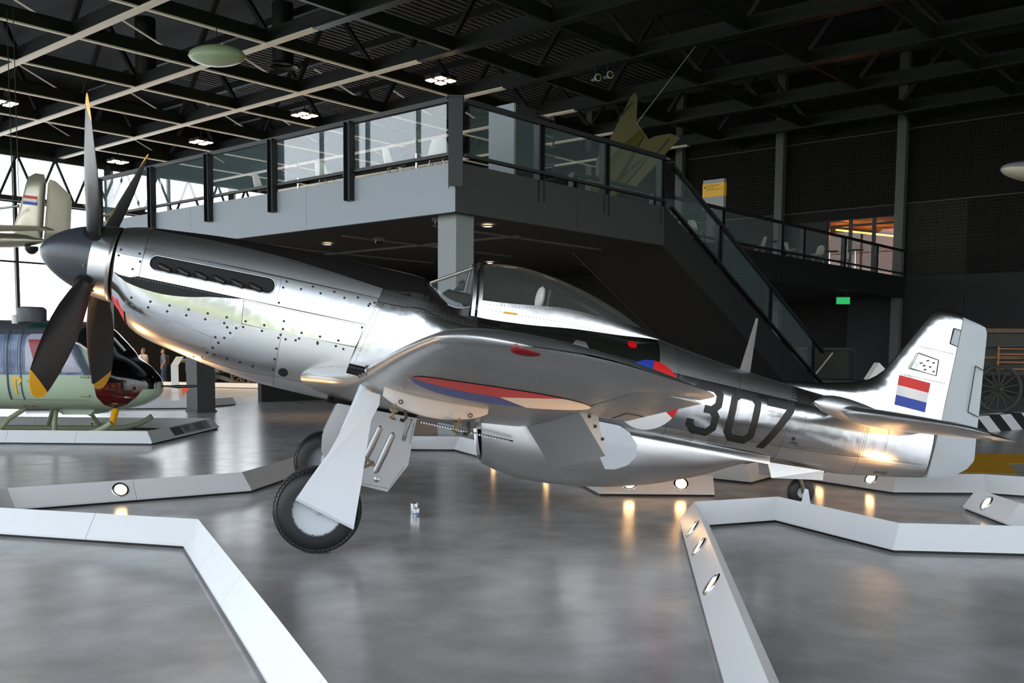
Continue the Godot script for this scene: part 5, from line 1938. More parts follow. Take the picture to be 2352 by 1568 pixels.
func fighter_marks(o: Node3D) -> void:
	var at := func(p): return fsu(p.x, p.y, 0.0025)
	var nm := func(p): return fnorm(p.x, p.y)
	var digits := [
		[v2([6.290, -0.045, 6.290, -0.010, 6.365, 0.062, 6.550, 0.062, 6.632, -0.020, 6.632, -0.150, 6.595, -0.195, 6.632, -0.240, 6.632, -0.385, 6.550, -0.462, 6.375, -0.462, 6.295, -0.390, 6.295, -0.320, 6.372, -0.320, 6.372, -0.355, 6.405, -0.388, 6.520, -0.388, 6.556, -0.352, 6.556, -0.270, 6.520, -0.235, 6.450, -0.235, 6.450, -0.158, 6.520, -0.158, 6.556, -0.120, 6.556, -0.050, 6.520, -0.015, 6.400, -0.015, 6.366, -0.045])],
		[v2([6.895, 0.056, 6.795, 0.056, 6.720, -0.020, 6.720, -0.385, 6.795, -0.464, 6.895, -0.464, 6.895, -0.390, 6.830, -0.390, 6.795, -0.352, 6.795, -0.052, 6.830, -0.016, 6.895, -0.016]), v2([6.895, 0.056, 6.990, 0.056, 7.064, -0.020, 7.064, -0.385, 6.990, -0.464, 6.895, -0.464, 6.895, -0.390, 6.955, -0.390, 6.990, -0.352, 6.990, -0.052, 6.955, -0.016, 6.895, -0.016])],
		[v2([7.130, 0.044, 7.450, 0.044, 7.450, -0.045, 7.222, -0.472, 7.138, -0.472, 7.362, -0.034, 7.130, -0.034])]]
	for d in digits:
		part("number_digit", laid(d, 0.03, at, nm), M.number_black, o, BODY)
	# roundels in three sectors with an orange centre
	var cols := ["red", "white_mark", "blue"]
	for k in 3:
		var p := PackedVector2Array([Vector2(5.84, -0.18)])
		for i in 21:
			var a := deg_to_rad(90.0 - 120.0 * k - 6.0 * i)
			p.append(Vector2(5.84 + 0.345 * cos(a), -0.18 + 0.345 * sin(a)))
		part("roundel_sector", laid([p], 0.03, at, nm), M[cols[k]], o, BODY)
		p = PackedVector2Array([Vector2(3.85, 3.72)])
		for i in 21:
			var a := deg_to_rad([180.0, 60.0, 300.0][k] - 6.0 * i)
			p.append(Vector2(3.85 + 0.56 * cos(a), 3.72 + 0.62 * sin(a)))
		var wat := func(q): return wing(q.y, (q.x - curve_at(W_LE, q.y)) / (curve_at(W_TE, q.y) - curve_at(W_LE, q.y)), -1.0) + Vector3(0, -0.005, 0)
		var wnm := func(q):
			var x0: float = (q.x - curve_at(W_LE, q.y)) / (curve_at(W_TE, q.y) - curve_at(W_LE, q.y))
			var m: Vector3 = (wing(q.y, x0 + 0.01, -1.0) - wing(q.y, x0 - 0.01, -1.0)).cross(wing(q.y + 0.02, x0, -1.0) - wing(q.y - 0.02, x0, -1.0)).normalized()
			return m if m.y < 0.0 else -m
		part("roundel_sector", laid([p], 0.05, wat, wnm), M[["red_wing", "white_wing", "blue_wing"][k]], o, BODY)
	# flag on the fin
	var fat := func(p):
		var le := curve_at([0.258, 7.342, 0.459, 8.31, 0.603, 8.482, 0.792, 8.592], p.y)
		var th := curve_at([0.2, 0.073, 0.459, 0.063, 0.603, 0.061, 0.8, 0.058], p.y)
		var f := clampf((p.x - le) / (9.23 - le), 0.0, 1.0)
		return Vector3(p.x, p.y, th * sin(PI * 0.5 * pow(pow(f, 1.0), 0.55)) + 0.003)
	for k in 3:
		var a0 := k / 3.0
		var a1 := (k + 1) / 3.0
		var q := PackedVector2Array([Vector2(8.647, 0.586).lerp(Vector2(8.651, 0.266), a0), Vector2(9.012, 0.572).lerp(Vector2(9.017, 0.252), a0), Vector2(9.012, 0.572).lerp(Vector2(9.017, 0.252), a1), Vector2(8.647, 0.586).lerp(Vector2(8.651, 0.266), a1)])
		part("flag_stripe", laid([q], 0.04, fat, func(p): return Vector3(-0.03, 0.03, 1).normalized()), M[["red", "white_mark", "blue"][k]], o, BODY)
	for t in [["STATIC", 7.53, -0.352, 0.030], ["JACK HERE", 8.66, -0.475, 0.034]]:
		var tm := TextMesh.new()
		var fo := SystemFont.new()
		fo.font_names = PackedStringArray(["Droid Sans"])
		tm.font = fo
		tm.text = t[0]
		tm.font_size = 32
		tm.pixel_size = t[3] / 32.0
		tm.depth = 0.001
		tm.material = M.print_black
		var mi := MeshInstance3D.new()
		mi.name = "stencil_text"
		mi.mesh = tm
		var c := fsu(t[1], t[2], 0.004)
		var nn := fnorm(t[1], t[2])
		var xx := Vector3(1, 0, 0) - nn * nn.x
		xx = xx.normalized()
		mi.transform = BODY * Transform3D(Basis(xx, nn.cross(xx), nn), c)
		o.add_child(mi, true)

# ---- helicopter nose: x forward (to the right in the picture), y up, z towards the viewer
const HX_T := [-12.6, 2.16, -8.2, 2.16, -7.8, 2.07, -7.59, 1.88, -7.38, 1.65, -7.24, 1.50, -7.05, 1.385, -6.91, 1.28, -6.78, 1.16, -6.70, 1.05, -6.66, 0.94]
const HX_B := [-12.6, 0.51, -7.6, 0.505, -7.38, 0.51, -7.24, 0.535, -7.05, 0.59, -6.91, 0.655, -6.78, 0.735, -6.70, 0.815, -6.66, 0.92]
const HX_W := [-12.6, 1.12, -8.2, 1.12, -7.8, 1.08, -7.59, 1.02, -7.38, 0.93, -7.24, 0.84, -7.05, 0.69, -6.91, 0.54, -6.78, 0.37, -6.70, 0.22, -6.66, 0.02]

func hq(x: float, a: float, off := 0.0) -> Vector3:   # a: 0 top, PI/2 near side, PI keel
	var t := curve_at(HX_T, x) + off
	var b := curve_at(HX_B, x) - off
	var m := lerpf(b, t, 0.46)
	var e := 0.62
	var c := cos(a)
	var y := m + ((t - m) if c > 0.0 else (m - b)) * signf(c) * pow(absf(c), e)
	return Vector3(x, y, (curve_at(HX_W, x) + off) * signf(sin(a)) * pow(absf(sin(a)), e))

func hy(x: float, y: float, off := 0.0) -> Vector3:
	var lo := 0.0
	var hi := PI
	for i in 22:
		var m := (lo + hi) * 0.5
		if hq(x, m, off).y > y:
			lo = m
		else:
			hi = m
	return hq(x, lo, off)

func hn(x: float, y: float) -> Vector3:
	var a := hy(x + 0.02, y) - hy(x - 0.02, y)
	var b := hy(x, y + 0.01) - hy(x, y - 0.01)
	var m := a.cross(b).normalized()
	return m if m.z > 0.0 else -m

func heli_laid(poly: Array, off: float) -> Geo:
	return laid([v2(poly)], 0.06, func(p): return hy(p.x, p.y, off), func(p): return hn(p.x, p.y))

func helicopter() -> void:
	var z0 := -18.85
	var o := thing("helicopter", "light green helicopter with black nose and red chin window behind the propeller", "helicopter", Vector3(-9.0, 0, z0))
	var xf := Transform3D(Basis(), Vector3(9.0, 0, 0))
	var rows := []
	for i in 60:
		var x := lerpf(-12.6, -6.66, 1.0 - pow(1.0 - i / 59.0, 1.5))
		var row := []
		for j in 49:
			row.append(hq(x, TAU * (j % 48) / 48.0))
		rows.append(row)
	var g := Geo.new()
	g.grid(rows, true)
	g.cap(rows[0].slice(0, 48))
	part("hull", g, M.heli_green, o, xf)
	part("cabin_side", heli_laid([-12.5, 1.17, -7.52, 1.17, -7.86, 1.98, -12.5, 1.98], 0.004), M.heli_blue, o, xf)
	rows = []
	for i in 24:
		var x := lerpf(-12.6, -7.62, i / 23.0)
		var row := []
		for j in 21:
			row.append(hq(x, lerpf(-0.98, 0.98, j / 20.0), 0.006))
		rows.append(row)
	g = Geo.new()
	g.grid(rows)
	part("roof_skin", g, M.heli_roof, o, xf)
	rows = []
	for i in 22:   # black glossy nose cover
		var x := lerpf(-7.56, -6.69, i / 21.0)
		var a1 := 1.62
		var row := []
		for j in 25:
			row.append(hq(x, lerpf(-a1, a1, j / 24.0), 0.006))
		rows.append(row)
	g = Geo.new()
	g.grid(rows)
	part("nose_cover", g, M.heli_black, o, xf)
	rows = []
	for i in 12:   # windscreen
		var x := lerpf(-7.80, -7.34, i / 11.0)
		var row := []
		for j in 21:
			row.append(hq(x, lerpf(-1.12, 1.12, j / 20.0), 0.012))
		rows.append(row)
	g = Geo.new()
	g.grid(rows)
	part("windscreen", g, M.heli_screen, o, xf)
	g = Geo.new()
	for s in [1.0, 0.0, -1.0]:
		var p := []
		for i in 8:
			p.append(hq(lerpf(-7.82, -7.33, i / 7.0), 1.12 * s, 0.02))
		g.tube(p, 0.022, 6)
	part("windscreen_frame", g, M.offwhite, o, xf)
	part("chin_window", heli_laid([-7.52, 1.03, -6.80, 1.03, -6.84, 0.90, -6.95, 0.74, -7.10, 0.625, -7.30, 0.555, -7.42, 0.62, -7.50, 0.78], 0.008), M.heli_chin, o, xf)
	g = Geo.new()
	for p in [[-7.08, 0.86], [-7.24, 0.82], [-6.95, 0.92], [-7.32, 0.66], [-7.18, 0.67], [-7.05, 0.71]]:
		disc_on(g, hy(p[0], p[1], 0.010), hn(p[0], p[1]), 0.035, 12)
	part("chin_holes", g, M.inner_dark, o, xf)
	# door, windows and their frames
	var win := part("door_window", heli_laid([-8.66, 1.22, -7.73, 1.22, -7.71, 1.26, -8.04, 1.88, -8.10, 1.90, -8.62, 1.90, -8.68, 1.84, -8.68, 1.25], 0.010), M.heli_pane, o, xf)
	part("seat_behind_window", heli_laid([-8.64, 1.80, -8.40, 1.80, -8.36, 1.50, -8.44, 1.26, -8.52, 1.40], 0.012), M.heli_seat, win)
	part("window_post", heli_laid([-8.12, 1.20, -8.04, 1.20, -8.04, 1.92, -8.12, 1.92], 0.013), M.heli_trim, o, xf)
	part("screen_post", heli_laid([-7.66, 1.17, -7.54, 1.17, -7.88, 1.94, -7.98, 1.94], 0.013), M.heli_trim, o, xf)
	for t in [[-9.02, -8.99], [-8.78, -8.76], [-9.45, -9.43]]:
		part("door_joint", heli_laid([t[0], 0.72, t[1], 0.72, t[1], 1.97, t[0], 1.97], 0.012), M.heli_trim, o, xf)
	part("hull_joint", heli_laid([-9.0, 0.715, -7.62, 0.715, -7.62, 0.725, -9.0, 0.725], 0.010), M.skid, o, xf)
	part("roof_window", heli_laid([-8.75, 2.02, -8.1, 2.02, -8.15, 2.10, -8.7, 2.10], 0.012), M.heli_teal, o, xf)
	part("roof_window", heli_laid([-7.98, 1.88, -7.80, 1.84, -7.80, 2.0, -7.95, 2.02], 0.016), M.heli_teal, o, xf)
	for p in [[-7.66, 1.14], [-7.68, 0.80], [-8.58, 1.06]]:
		g = Geo.new()
		g.rbox(hy(p[0], p[1], 0.012), Vector3(0.16, 0.04, 0.03), 0.01)
		part("hinge", g, M.skid, o, xf)
	# rivet rows of the cabin
	g = Geo.new()
	for i in 40:
		for x in [-8.73, -8.82, -8.95, -9.06]:
			disc_on(g, hy(x, 1.2 + 0.019 * i, 0.008), Vector3(0, 0, 1), 0.007, 6)
	for i in 60:
		disc_on(g, hy(-9.6 + 0.034 * i, 1.195, 0.008), Vector3(0, 0, 1), 0.007, 6)
		disc_on(g, hy(-9.6 + 0.028 * i, 1.955, 0.008), Vector3(0, 0, 1), 0.007, 6)
	var rv := part("cabin_rivets", g, M.heli_trim, o, xf)
	rv.set_meta("kind", "stuff")
	# yellow letter P and red stencil marks
	part("letter", heli_laid([-8.93, 1.13, -8.80, 1.13, -8.755, 1.09, -8.76, 1.05, -8.83, 0.98, -8.845, 1.01, -8.80, 1.055, -8.81, 1.085, -8.86, 1.09, -8.865, 0.82, -8.90, 0.82, -8.90, 1.09, -8.93, 1.105], 0.012), M.yellow, o, xf)
	for p in [[-8.90, 0.605], [-8.74, 0.600]]:
		part("red_mark", heli_laid([p[0], p[1], p[0] + 0.09, p[1], p[0] + 0.07, p[1] - 0.025, p[0] + 0.02, p[1] - 0.02], 0.012), M.red, o, xf)
	# mast ring and roof stub
	g = Geo.new()
	g.lathe([Vector2(0.0, 2.40), Vector2(0.20, 2.40), Vector2(0.25, 2.36), Vector2(0.25, 2.12)], 28, Transform3D(Basis(), Vector3(-8.86, 0, 0.45)))
	part("mast_ring", g, M.heli_roof, o, xf)
	g = Geo.new()
	g.tube([Vector3(-8.93, 2.08, 0.95), Vector3(-8.93, 2.24, 0.95)], 0.05, 12)
	part("roof_stub", g, M.offwhite, o, xf)
	# belly fairing
	g = Geo.new()
	g.prism([Vector3(-8.5, 0.53, 0.42), Vector3(-7.75, 0.53, 0.42), Vector3(-7.85, 0.42, 0.42), Vector3(-8.36, 0.42, 0.42)], Vector3(0, 0, -0.84))
	part("belly_fairing", g, M.heli_green, o, xf)
	# skids
	for z in [1.0, -1.0]:
		g = Geo.new()
		g.tube([Vector3(-12.4, 0.06, 1.0 * z), Vector3(-8.0, 0.06, 1.0 * z), Vector3(-7.75, 0.085, 1.0 * z), Vector3(-7.5, 0.15, 1.0 * z), Vector3(-7.32, 0.24, 1.0 * z), Vector3(-7.22, 0.31, 1.0 * z)], 0.055, 12)
		part("skid", g, M.skid, o, xf)
		g = Geo.new()
		g.tube([Vector3(-8.95, 0.56, 0.55 * z), Vector3(-9.15, 0.36, 0.85 * z), Vector3(-9.32, 0.09, 1.0 * z)], 0.045, 10)
		part("skid_leg", g, M.skid, o, xf)
		g = Geo.new()
		g.tube([Vector3(-8.5, 0.54, 0.35 * z), Vector3(-8.33, 0.34, 0.8 * z), Vector3(-8.26, 0.10, 1.0 * z)], 0.04, 10)
		part("skid_leg", g, M.skid, o, xf)
		g = Geo.new()
		g.tube([Vector3(-8.20, 0.16, 1.06 * z), Vector3(-8.52, 0.17, 1.2 * z), Vector3(-8.49, 0.06, 1.2 * z), Vector3(-8.25, 0.13, 1.06 * z)], 0.02, 8)
		part("step", g, M.heli_green, o, xf)
	g = Geo.new()
	g.tube([Vector3(-7.30, 0.52, 0.6), Vector3(-7.30, 0.26, 0.8)], 0.06, 10)
	part("yellow_strut", g, M.yellow_floor, o, xf)
	g = Geo.new()   # long probe on the nose with a red warning flag
	g.tube([Vector3(-6.70, 0.95, 0), Vector3(-6.50, 0.945, 0), Vector3(-6.32, 0.94, 0), Vector3(-5.98, 0.955, 0)], [0.015, 0.02, 0.035, 0.02], 8)
	part("nose_probe", g, M.steel_dark, o, xf)
	g = Geo.new()
	g.prism([Vector3(-6.28, 0.92, 0.03), Vector3(-6.12, 0.92, 0.03), Vector3(-6.24, 0.77, 0.03)], Vector3(0, 0, 0.006))
	part("warning_flag", g, M.orange, o, xf)
	# printed information panel on the end face of the ring of barriers
	var p := thing("info_panel", "printed grey information panel on the barrier beside the helicopter", "sign", Vector3(-6.2, 0, -18.8))
	var d := Vector3(0.01143, 0, -0.99993)
	var up := Vector3(-0.13, 0.185, 0).normalized()
	var nn := Vector3(0.185, 0.13, 0).normalized()
	var org := Vector3(-6.165, 0.045, -17.3) + nn * 0.004
	var pb := Basis(d, up, nn)
	g = Geo.new()
	g.box(org + d * 1.85 + up * 0.115, Vector3(2.1, 0.18, 0.004), pb)
	partw("sheet", g, M.panel_grey, p)
	g = Geo.new()
	g.box(org + d * 1.05 + up * 0.11 + nn * 0.003, Vector3(0.50, 0.165, 0.003), pb)
	partw("photo_print", g, M.print_grey, p)
	g = Geo.new()
	for i in 9:
		g.box(org + d * 2.30 + up * (0.19 - 0.018 * i) + nn * 0.003, Vector3(0.55 - 0.04 * (i % 3), 0.006, 0.002), pb)
	for i in 3:
		g.box(org + d * 1.60 + up * (0.17 - 0.04 * i) + nn * 0.003, Vector3(0.38 - 0.06 * i, 0.016, 0.002), pb)
	var tx := partw("text_lines", g, M.print_black, p)
	tx.set_meta("kind", "stuff")

func slab_shape(pts: Array, z: float, th: float) -> Geo:   # outline in x, y with a bulged thickness
	var g := Geo.new()
	var c := Vector2.ZERO
	for p in pts:
		c += Vector2(p[0], p[1]) / pts.size()
	for s in [1.0, -1.0]:
		var rows := []
		for k in 6:
			var f := k / 5.0
			var row := []
			for i in pts.size() + 1:
				var p := Vector2(pts[i % pts.size()][0], pts[i % pts.size()][1])
				var q := p.lerp(c, f)
				row.append(Vector3(q.x, q.y, z + s * th * sqrt(f * (2.0 - f))))
			rows.append(row)
		g.grid(rows, true)
	return g

func bomber_tail() -> void:
	var o := thing("bomber_tail", "hanging bomber tail fin with small flag beyond the spinner", "aircraft", Vector3(-14.9, 4.7, -31.0))
	var D := 31.0
	var fin := []
	for a in [[-14.739, 5.162], [-14.575, 6.793], [-14.630, 7.079], [-14.902, 7.120], [-15.119, 7.011], [-15.214, 6.793], [-15.418, 6.073], [-15.609, 5.502], [-15.636, 5.162], [-15.527, 4.985], [-15.038, 4.931], [-14.766, 4.985]]:
		fin.append(a)
	partw("fin", slab_shape(fin, -D, 0.16), M.bomber_metal, o)
	var rud := []
	for a in [[-14.711, 5.121], [-14.535, 6.807], [-14.467, 6.943], [-14.276, 6.875], [-14.059, 6.671], [-13.855, 6.467], [-13.814, 6.182], [-13.868, 5.447], [-13.950, 5.162], [-14.358, 5.012], [-14.657, 4.958]]:
		rud.append(a)
	partw("rudder", slab_shape(rud, -D, 0.09), M.bomber_beige, o)
	var g := Geo.new()
	var a := [-14.569, 6.807]
	var b := [-14.725, 5.148]
	g.bar(Vector3(a[0], a[1], -D + 0.12), Vector3(b[0], b[1], -D + 0.12), 0.03, 0.03)
	partw("hinge_gap", g, M.seam, o)
	for k in 3:
		g = Geo.new()
		var q := []
		for c in [[-15.221, 6.433], [-14.793, 6.386], [-14.807, 6.297], [-15.235, 6.342]]:
			q.append(Vector3(c[0], c[1] - 0.0911 * k, -D + 0.165))
		g.prism(q, Vector3(0, 0, 0.006))
		partw("flag_stripe", g, M[["red", "white_mark", "blue"][k]], o)
	# tailplane seen along its edge, and the rear fuselage below
	g = Geo.new()
	var rows := []
	for i in 9:
		var f := i / 8.0
		var row := []
		for j in 13:
			var an := TAU * (j % 12) / 12.0
			var ce := [lerpf(-18.165, -14.168, f), 5.339]
			row.append(Vector3(ce[0], ce[1] + 0.085 * sin(an) * (1.0 - 0.6 * f), -D + 0.9 + cos(an) * lerpf(1.1, 0.5, f)))
		rows.append(row)
	g.grid(rows, true)
	g.cap(rows[8].slice(0, 12))
	partw("tailplane", g, M.bomber_beige, o)
	g = Geo.new()
	rows = []
	for i in 9:
		var f := i / 8.0
		var row := []
		for j in 21:
			var an := TAU * (j % 20) / 20.0
			var ce := [lerpf(-18.709, -14.684, f), 5.053]
			var r := 0.33 * sqrt(maxf(0.0, 1.0 - pow(maxf(0.0, f - 0.62) / 0.385, 2.0)))
			row.append(Vector3(ce[0], ce[1] + 0.7 * r * sin(an) + 0.02, -D + cos(an) * r))
		rows.append(row)
	g.grid(rows, true)
	partw("rear_fuselage", g, M.bomber_metal, o)
	g = Geo.new()
	var ce := [-15.092, 4.836]
	g.lathe([Vector2(0.0, -0.19), Vector2(0.10, -0.16), Vector2(0.19, -0.06), Vector2(0.2, 0.05)], 16, Transform3D(Basis(), Vector3(ce[0], ce[1], -D)))
	partw("tail_bumper", g, M.steel_dark, o)
	g = Geo.new()
	for x in [-15.622, -15.432]:
		g.rod(Vector3(x, 5.502, -D), Vector3(x, 12.0, -D), 0.012, 6)
	partw("hanging_cable", g, M.steel_dark, o)
	g = Geo.new()
	var p0 := [-16.397, 5.882]
	var p1 := [-15.242, 6.046]
	g.tube([Vector3(p0[0], p0[1], -D + 0.5), Vector3(p1[0], p1[1], -D + 0.5)], 0.035, 8)
	g.lathe([Vector2(0.0, -0.06), Vector2(0.05, -0.02), Vector2(0.05, 0.03), Vector2(0.0, 0.07)], 10, Transform3D(Basis(Vector3.FORWARD, 1.4), Vector3(p1[0], p1[1], -D + 0.5)))
	partw("aerial", g, M.steel, o)
	o.position += Vector3(0.22, -0.08, 0)

func hanging_things() -> void:
	# olive tail of a wrecked aircraft above the dark edge of the raised floor
	var D := 34.0
	var o := thing("hanging_wreck", "olive yellow torn aircraft tail hanging above the dark railing", "aircraft", Vector3(4.3, 7.0, -D))
	var pts := []
	for a in [[2.982, 8.267], [3.400, 8.893], [4.086, 10.295], [4.235, 10.444], [4.325, 10.235], [4.280, 9.400], [4.444, 9.221], [4.682, 8.893], [4.921, 9.012], [5.428, 9.102], [5.771, 8.968], [4.265, 7.297], [2.982, 7.402]]:
		pts.append(a)
	var n := pts.size()
	var g := Geo.new()
	var poly := []
	for p in pts:
		poly.append(Vector3(p[0], p[1], -D - 0.12))
	g.prism(poly, Vector3(0, 0, 0.18))
	partw("wing_sheet", g, M.olive, o)
	g = Geo.new()
	var a0 := [3.072, 7.133]
	var a1 := [3.937, 8.416]
	var a2 := [4.504, 9.132]
	g.tube([Vector3(a0[0], a0[1], -D), Vector3(a1[0], a1[1], -D), Vector3(a2[0], a2[1], -D)], [0.42, 0.30, 0.13], 20)
	partw("body", g, M.olive, o)
	g = Geo.new()
	a0 = [3.340, 6.984]
	a1 = [4.832, 8.490]
	g.tube([Vector3(a0[0], a0[1], -D), Vector3(a1[0], a1[1], -D + 0.02)], [0.26, 0.06], 16)
	partw("spar_bulge", g, M.olive, o)
	g = Geo.new()
	for q in [[4.295, 9.400, 4.444, 9.221], [4.444, 9.221, 4.682, 8.878]]:
		var u := [q[0], q[1]]
		var v := [q[2], q[3]]
		g.bar(Vector3(u[0], u[1], -D), Vector3(v[0], v[1], -D), 0.2, 0.06)
	partw("torn_edge", g, M.wood_old, o)
	g = Geo.new()
	for q in [[3.683, 9.564, 4.161, 10.116], [4.951, 8.386, 5.398, 8.923]]:
		var u := [q[0], q[1]]
		var v := [q[2], q[3]]
		g.bar(Vector3(u[0], u[1], -D + 0.07), Vector3(v[0], v[1], -D + 0.07), 0.03, 0.05)
	partw("hinge_slot", g, M.seam, o)
	g = Geo.new()
	var u0 := [4.280, 9.400]
	g.rod(Vector3(u0[0], u0[1], -D), Vector3(u0[0] + 1.9, 11.9, -D + 0.2), 0.012, 6)
	partw("hanging_cable", g, M.steel, o)
	o.position += Vector3(-0.21, -0.09, 0)
	# pale rounded tip entering at the right edge
	D = 15.0
	o = thing("hanging_tank", "pale rounded aircraft tip entering at the right edge", "aircraft", Vector3(8.6, 4.3, -D))
	var c := [8.316, 4.369]
	for s in [1.0, -1.0]:
		var rows := []
		for i in 17:
			var th := PI * i / 16.0
			var row := []
			for j in 13:
				var ph: float = PI * j / 12.0 * s
				var r := pow(sin(th), 0.8) * 0.19
				row.append(Vector3(c[0] - cos(th) * 0.93, c[1] + sin(-ph) * r * (0.8 if s < 0 else 1.0) + 0.12 * cos(th) * 0.5, -D + cos(ph) * r * 1.6))
			rows.append(row)
		g = Geo.new()
		g.grid(rows)
		partw("upper_skin" if s < 0.0 else "lower_skin", g, M.grey_mid if s < 0.0 else M.bomber_beige, o)
	g = Geo.new()
	g.rod(Vector3(c[0] + 0.2, c[1], -D), Vector3(c[0] + 0.2, 12.0, -D), 0.012, 6)
	partw("hanging_cable", g, M.steel_dark, o)
	o.position += Vector3(-0.15, -0.03, 0)
	# belly of an aircraft hung high above the propeller
	D = 33.0
	o = thing("hanging_hull", "grey green aircraft belly hung below the roof frame at the top", "aircraft", Vector3(-9.6, 11.0, -D))
	c = [-9.639, 11.110]
	g = Geo.new()
	var rows2 := []
	for i in 15:
		var f := i / 14.0
		var row := []
		for j in 21:
			var an := TAU * (j % 20) / 20.0
			var r := 0.42 * pow(sin(PI * f), 0.5)
			row.append(Vector3(c[0] + (f - 0.5) * 1.9, c[1] + sin(an) * r * 0.8 + 0.05, -D + cos(an) * r * 1.3))
		rows2.append(row)
	g.grid(rows2, true)
	partw("belly", g, M.heli_green, o)
	g = Geo.new()
	g.rod(Vector3(c[0], c[1] + 0.2, -D), Vector3(c[0], 12.1, -D), 0.015, 6)
	partw("hanging_cable", g, M.steel_dark, o)
	# twin stage lights under the roof
	for i in 2:
		var w := [2.858 + 0.426 * i, 11.344 + 0.095 * i]
		o = thing("stage_light", "small black stage light under the dark roof, %s one of the pair" % ["left", "right"][i], "lamp", Vector3(w[0], w[1], -36.0), 0.5, "stage lights under the roof")
		g = Geo.new()
		g.tube([Vector3(0, 0, -0.14), Vector3(0, 0, 0.16)], [0.10, 0.13], 16)
		part("housing", g, M.steel_dark, o)
		g = Geo.new()
		g.lathe([Vector2(0.10, 0), Vector2(0.135, 0.0), Vector2(0.135, 0.02), Vector2(0.10, 0.02)], 16, Transform3D(Basis(Vector3.RIGHT, PI / 2), Vector3(0, 0, 0.15)))
		part("front_ring", g, M.offwhite, o)
		g = Geo.new()
		g.tube([Vector3(0, 0.1, 0), Vector3(0, 12.05 - w[1], 0)], 0.02, 6)
		part("hanger", g, M.steel_dark, o)

func shell_chair() -> Node3D:
	var o := Node3D.new()
	var rows := []
	var prof := [[0.23, 0.445], [0.21, 0.455], [0.15, 0.445], [0.05, 0.43], [-0.06, 0.425], [-0.14, 0.44], [-0.19, 0.50], [-0.215, 0.58], [-0.24, 0.68], [-0.262, 0.78], [-0.27, 0.83]]
	var wid := [0.19, 0.215, 0.235, 0.24, 0.24, 0.235, 0.23, 0.22, 0.205, 0.17, 0.10]
	for i in prof.size():
		var row := []
		for j in 13:
			var t := -1.0 + 2.0 * j / 12.0
			var lift := 0.07 * pow(absf(t), 2.6) if i < 6 else 0.0
			var fwd := 0.075 * pow(absf(t), 2.2) if i >= 5 else 0.0
			row.append(Vector3(t * wid[i], prof[i][1] + lift, prof[i][0] + fwd))
		rows.append(row)
	var g := Geo.new()
	g.grid(rows)
	part("shell", g, M.chair, o)
	for sx in [-1.0, 1.0]:
		for sz in [-1.0, 1.0]:
			g = Geo.new()
			g.rod(Vector3(sx * 0.10, 0.42, sz * 0.10), Vector3(sx * 0.21, 0.0, sz * 0.21), 0.007, 6)
			part("leg", g, M.chrome, o)
	g = Geo.new()
	for s in [-1.0, 1.0]:
		g.rod(Vector3(-0.18, 0.12, 0.18 * s), Vector3(0.13, 0.40, 0.12 * s), 0.005, 6)
		g.rod(Vector3(0.18, 0.12, 0.18 * s), Vector3(-0.13, 0.40, 0.12 * s), 0.005, 6)
	part("wire_brace", g, M.chrome, o)
	return o

func cafe_table(at: Vector3, label: String, h := 0.74, r := 0.36) -> void:
	var o := thing("cafe_table", label, "table", at, 0.0, "round cafe tables on the raised floor")
	var g := Geo.new()
	g.lathe([Vector2(0, h - 0.025), Vector2(r - 0.01, h - 0.025), Vector2(r, h - 0.015), Vector2(r, h - 0.005), Vector2(r - 0.01, h), Vector2(0, h)], 32)
	part("table_top", g, M.steel_dark, o)
	g = Geo.new()
	g.rod(Vector3(0, 0.02, 0), Vector3(0, h - 0.02, 0), 0.03, 12)
	part("pedestal", g, M.chrome, o)
	g = Geo.new()
	g.lathe([Vector2(0, 0.03), Vector2(0.2, 0.015), Vector2(0.21, 0.0)], 24)
	part("foot", g, M.chrome, o)

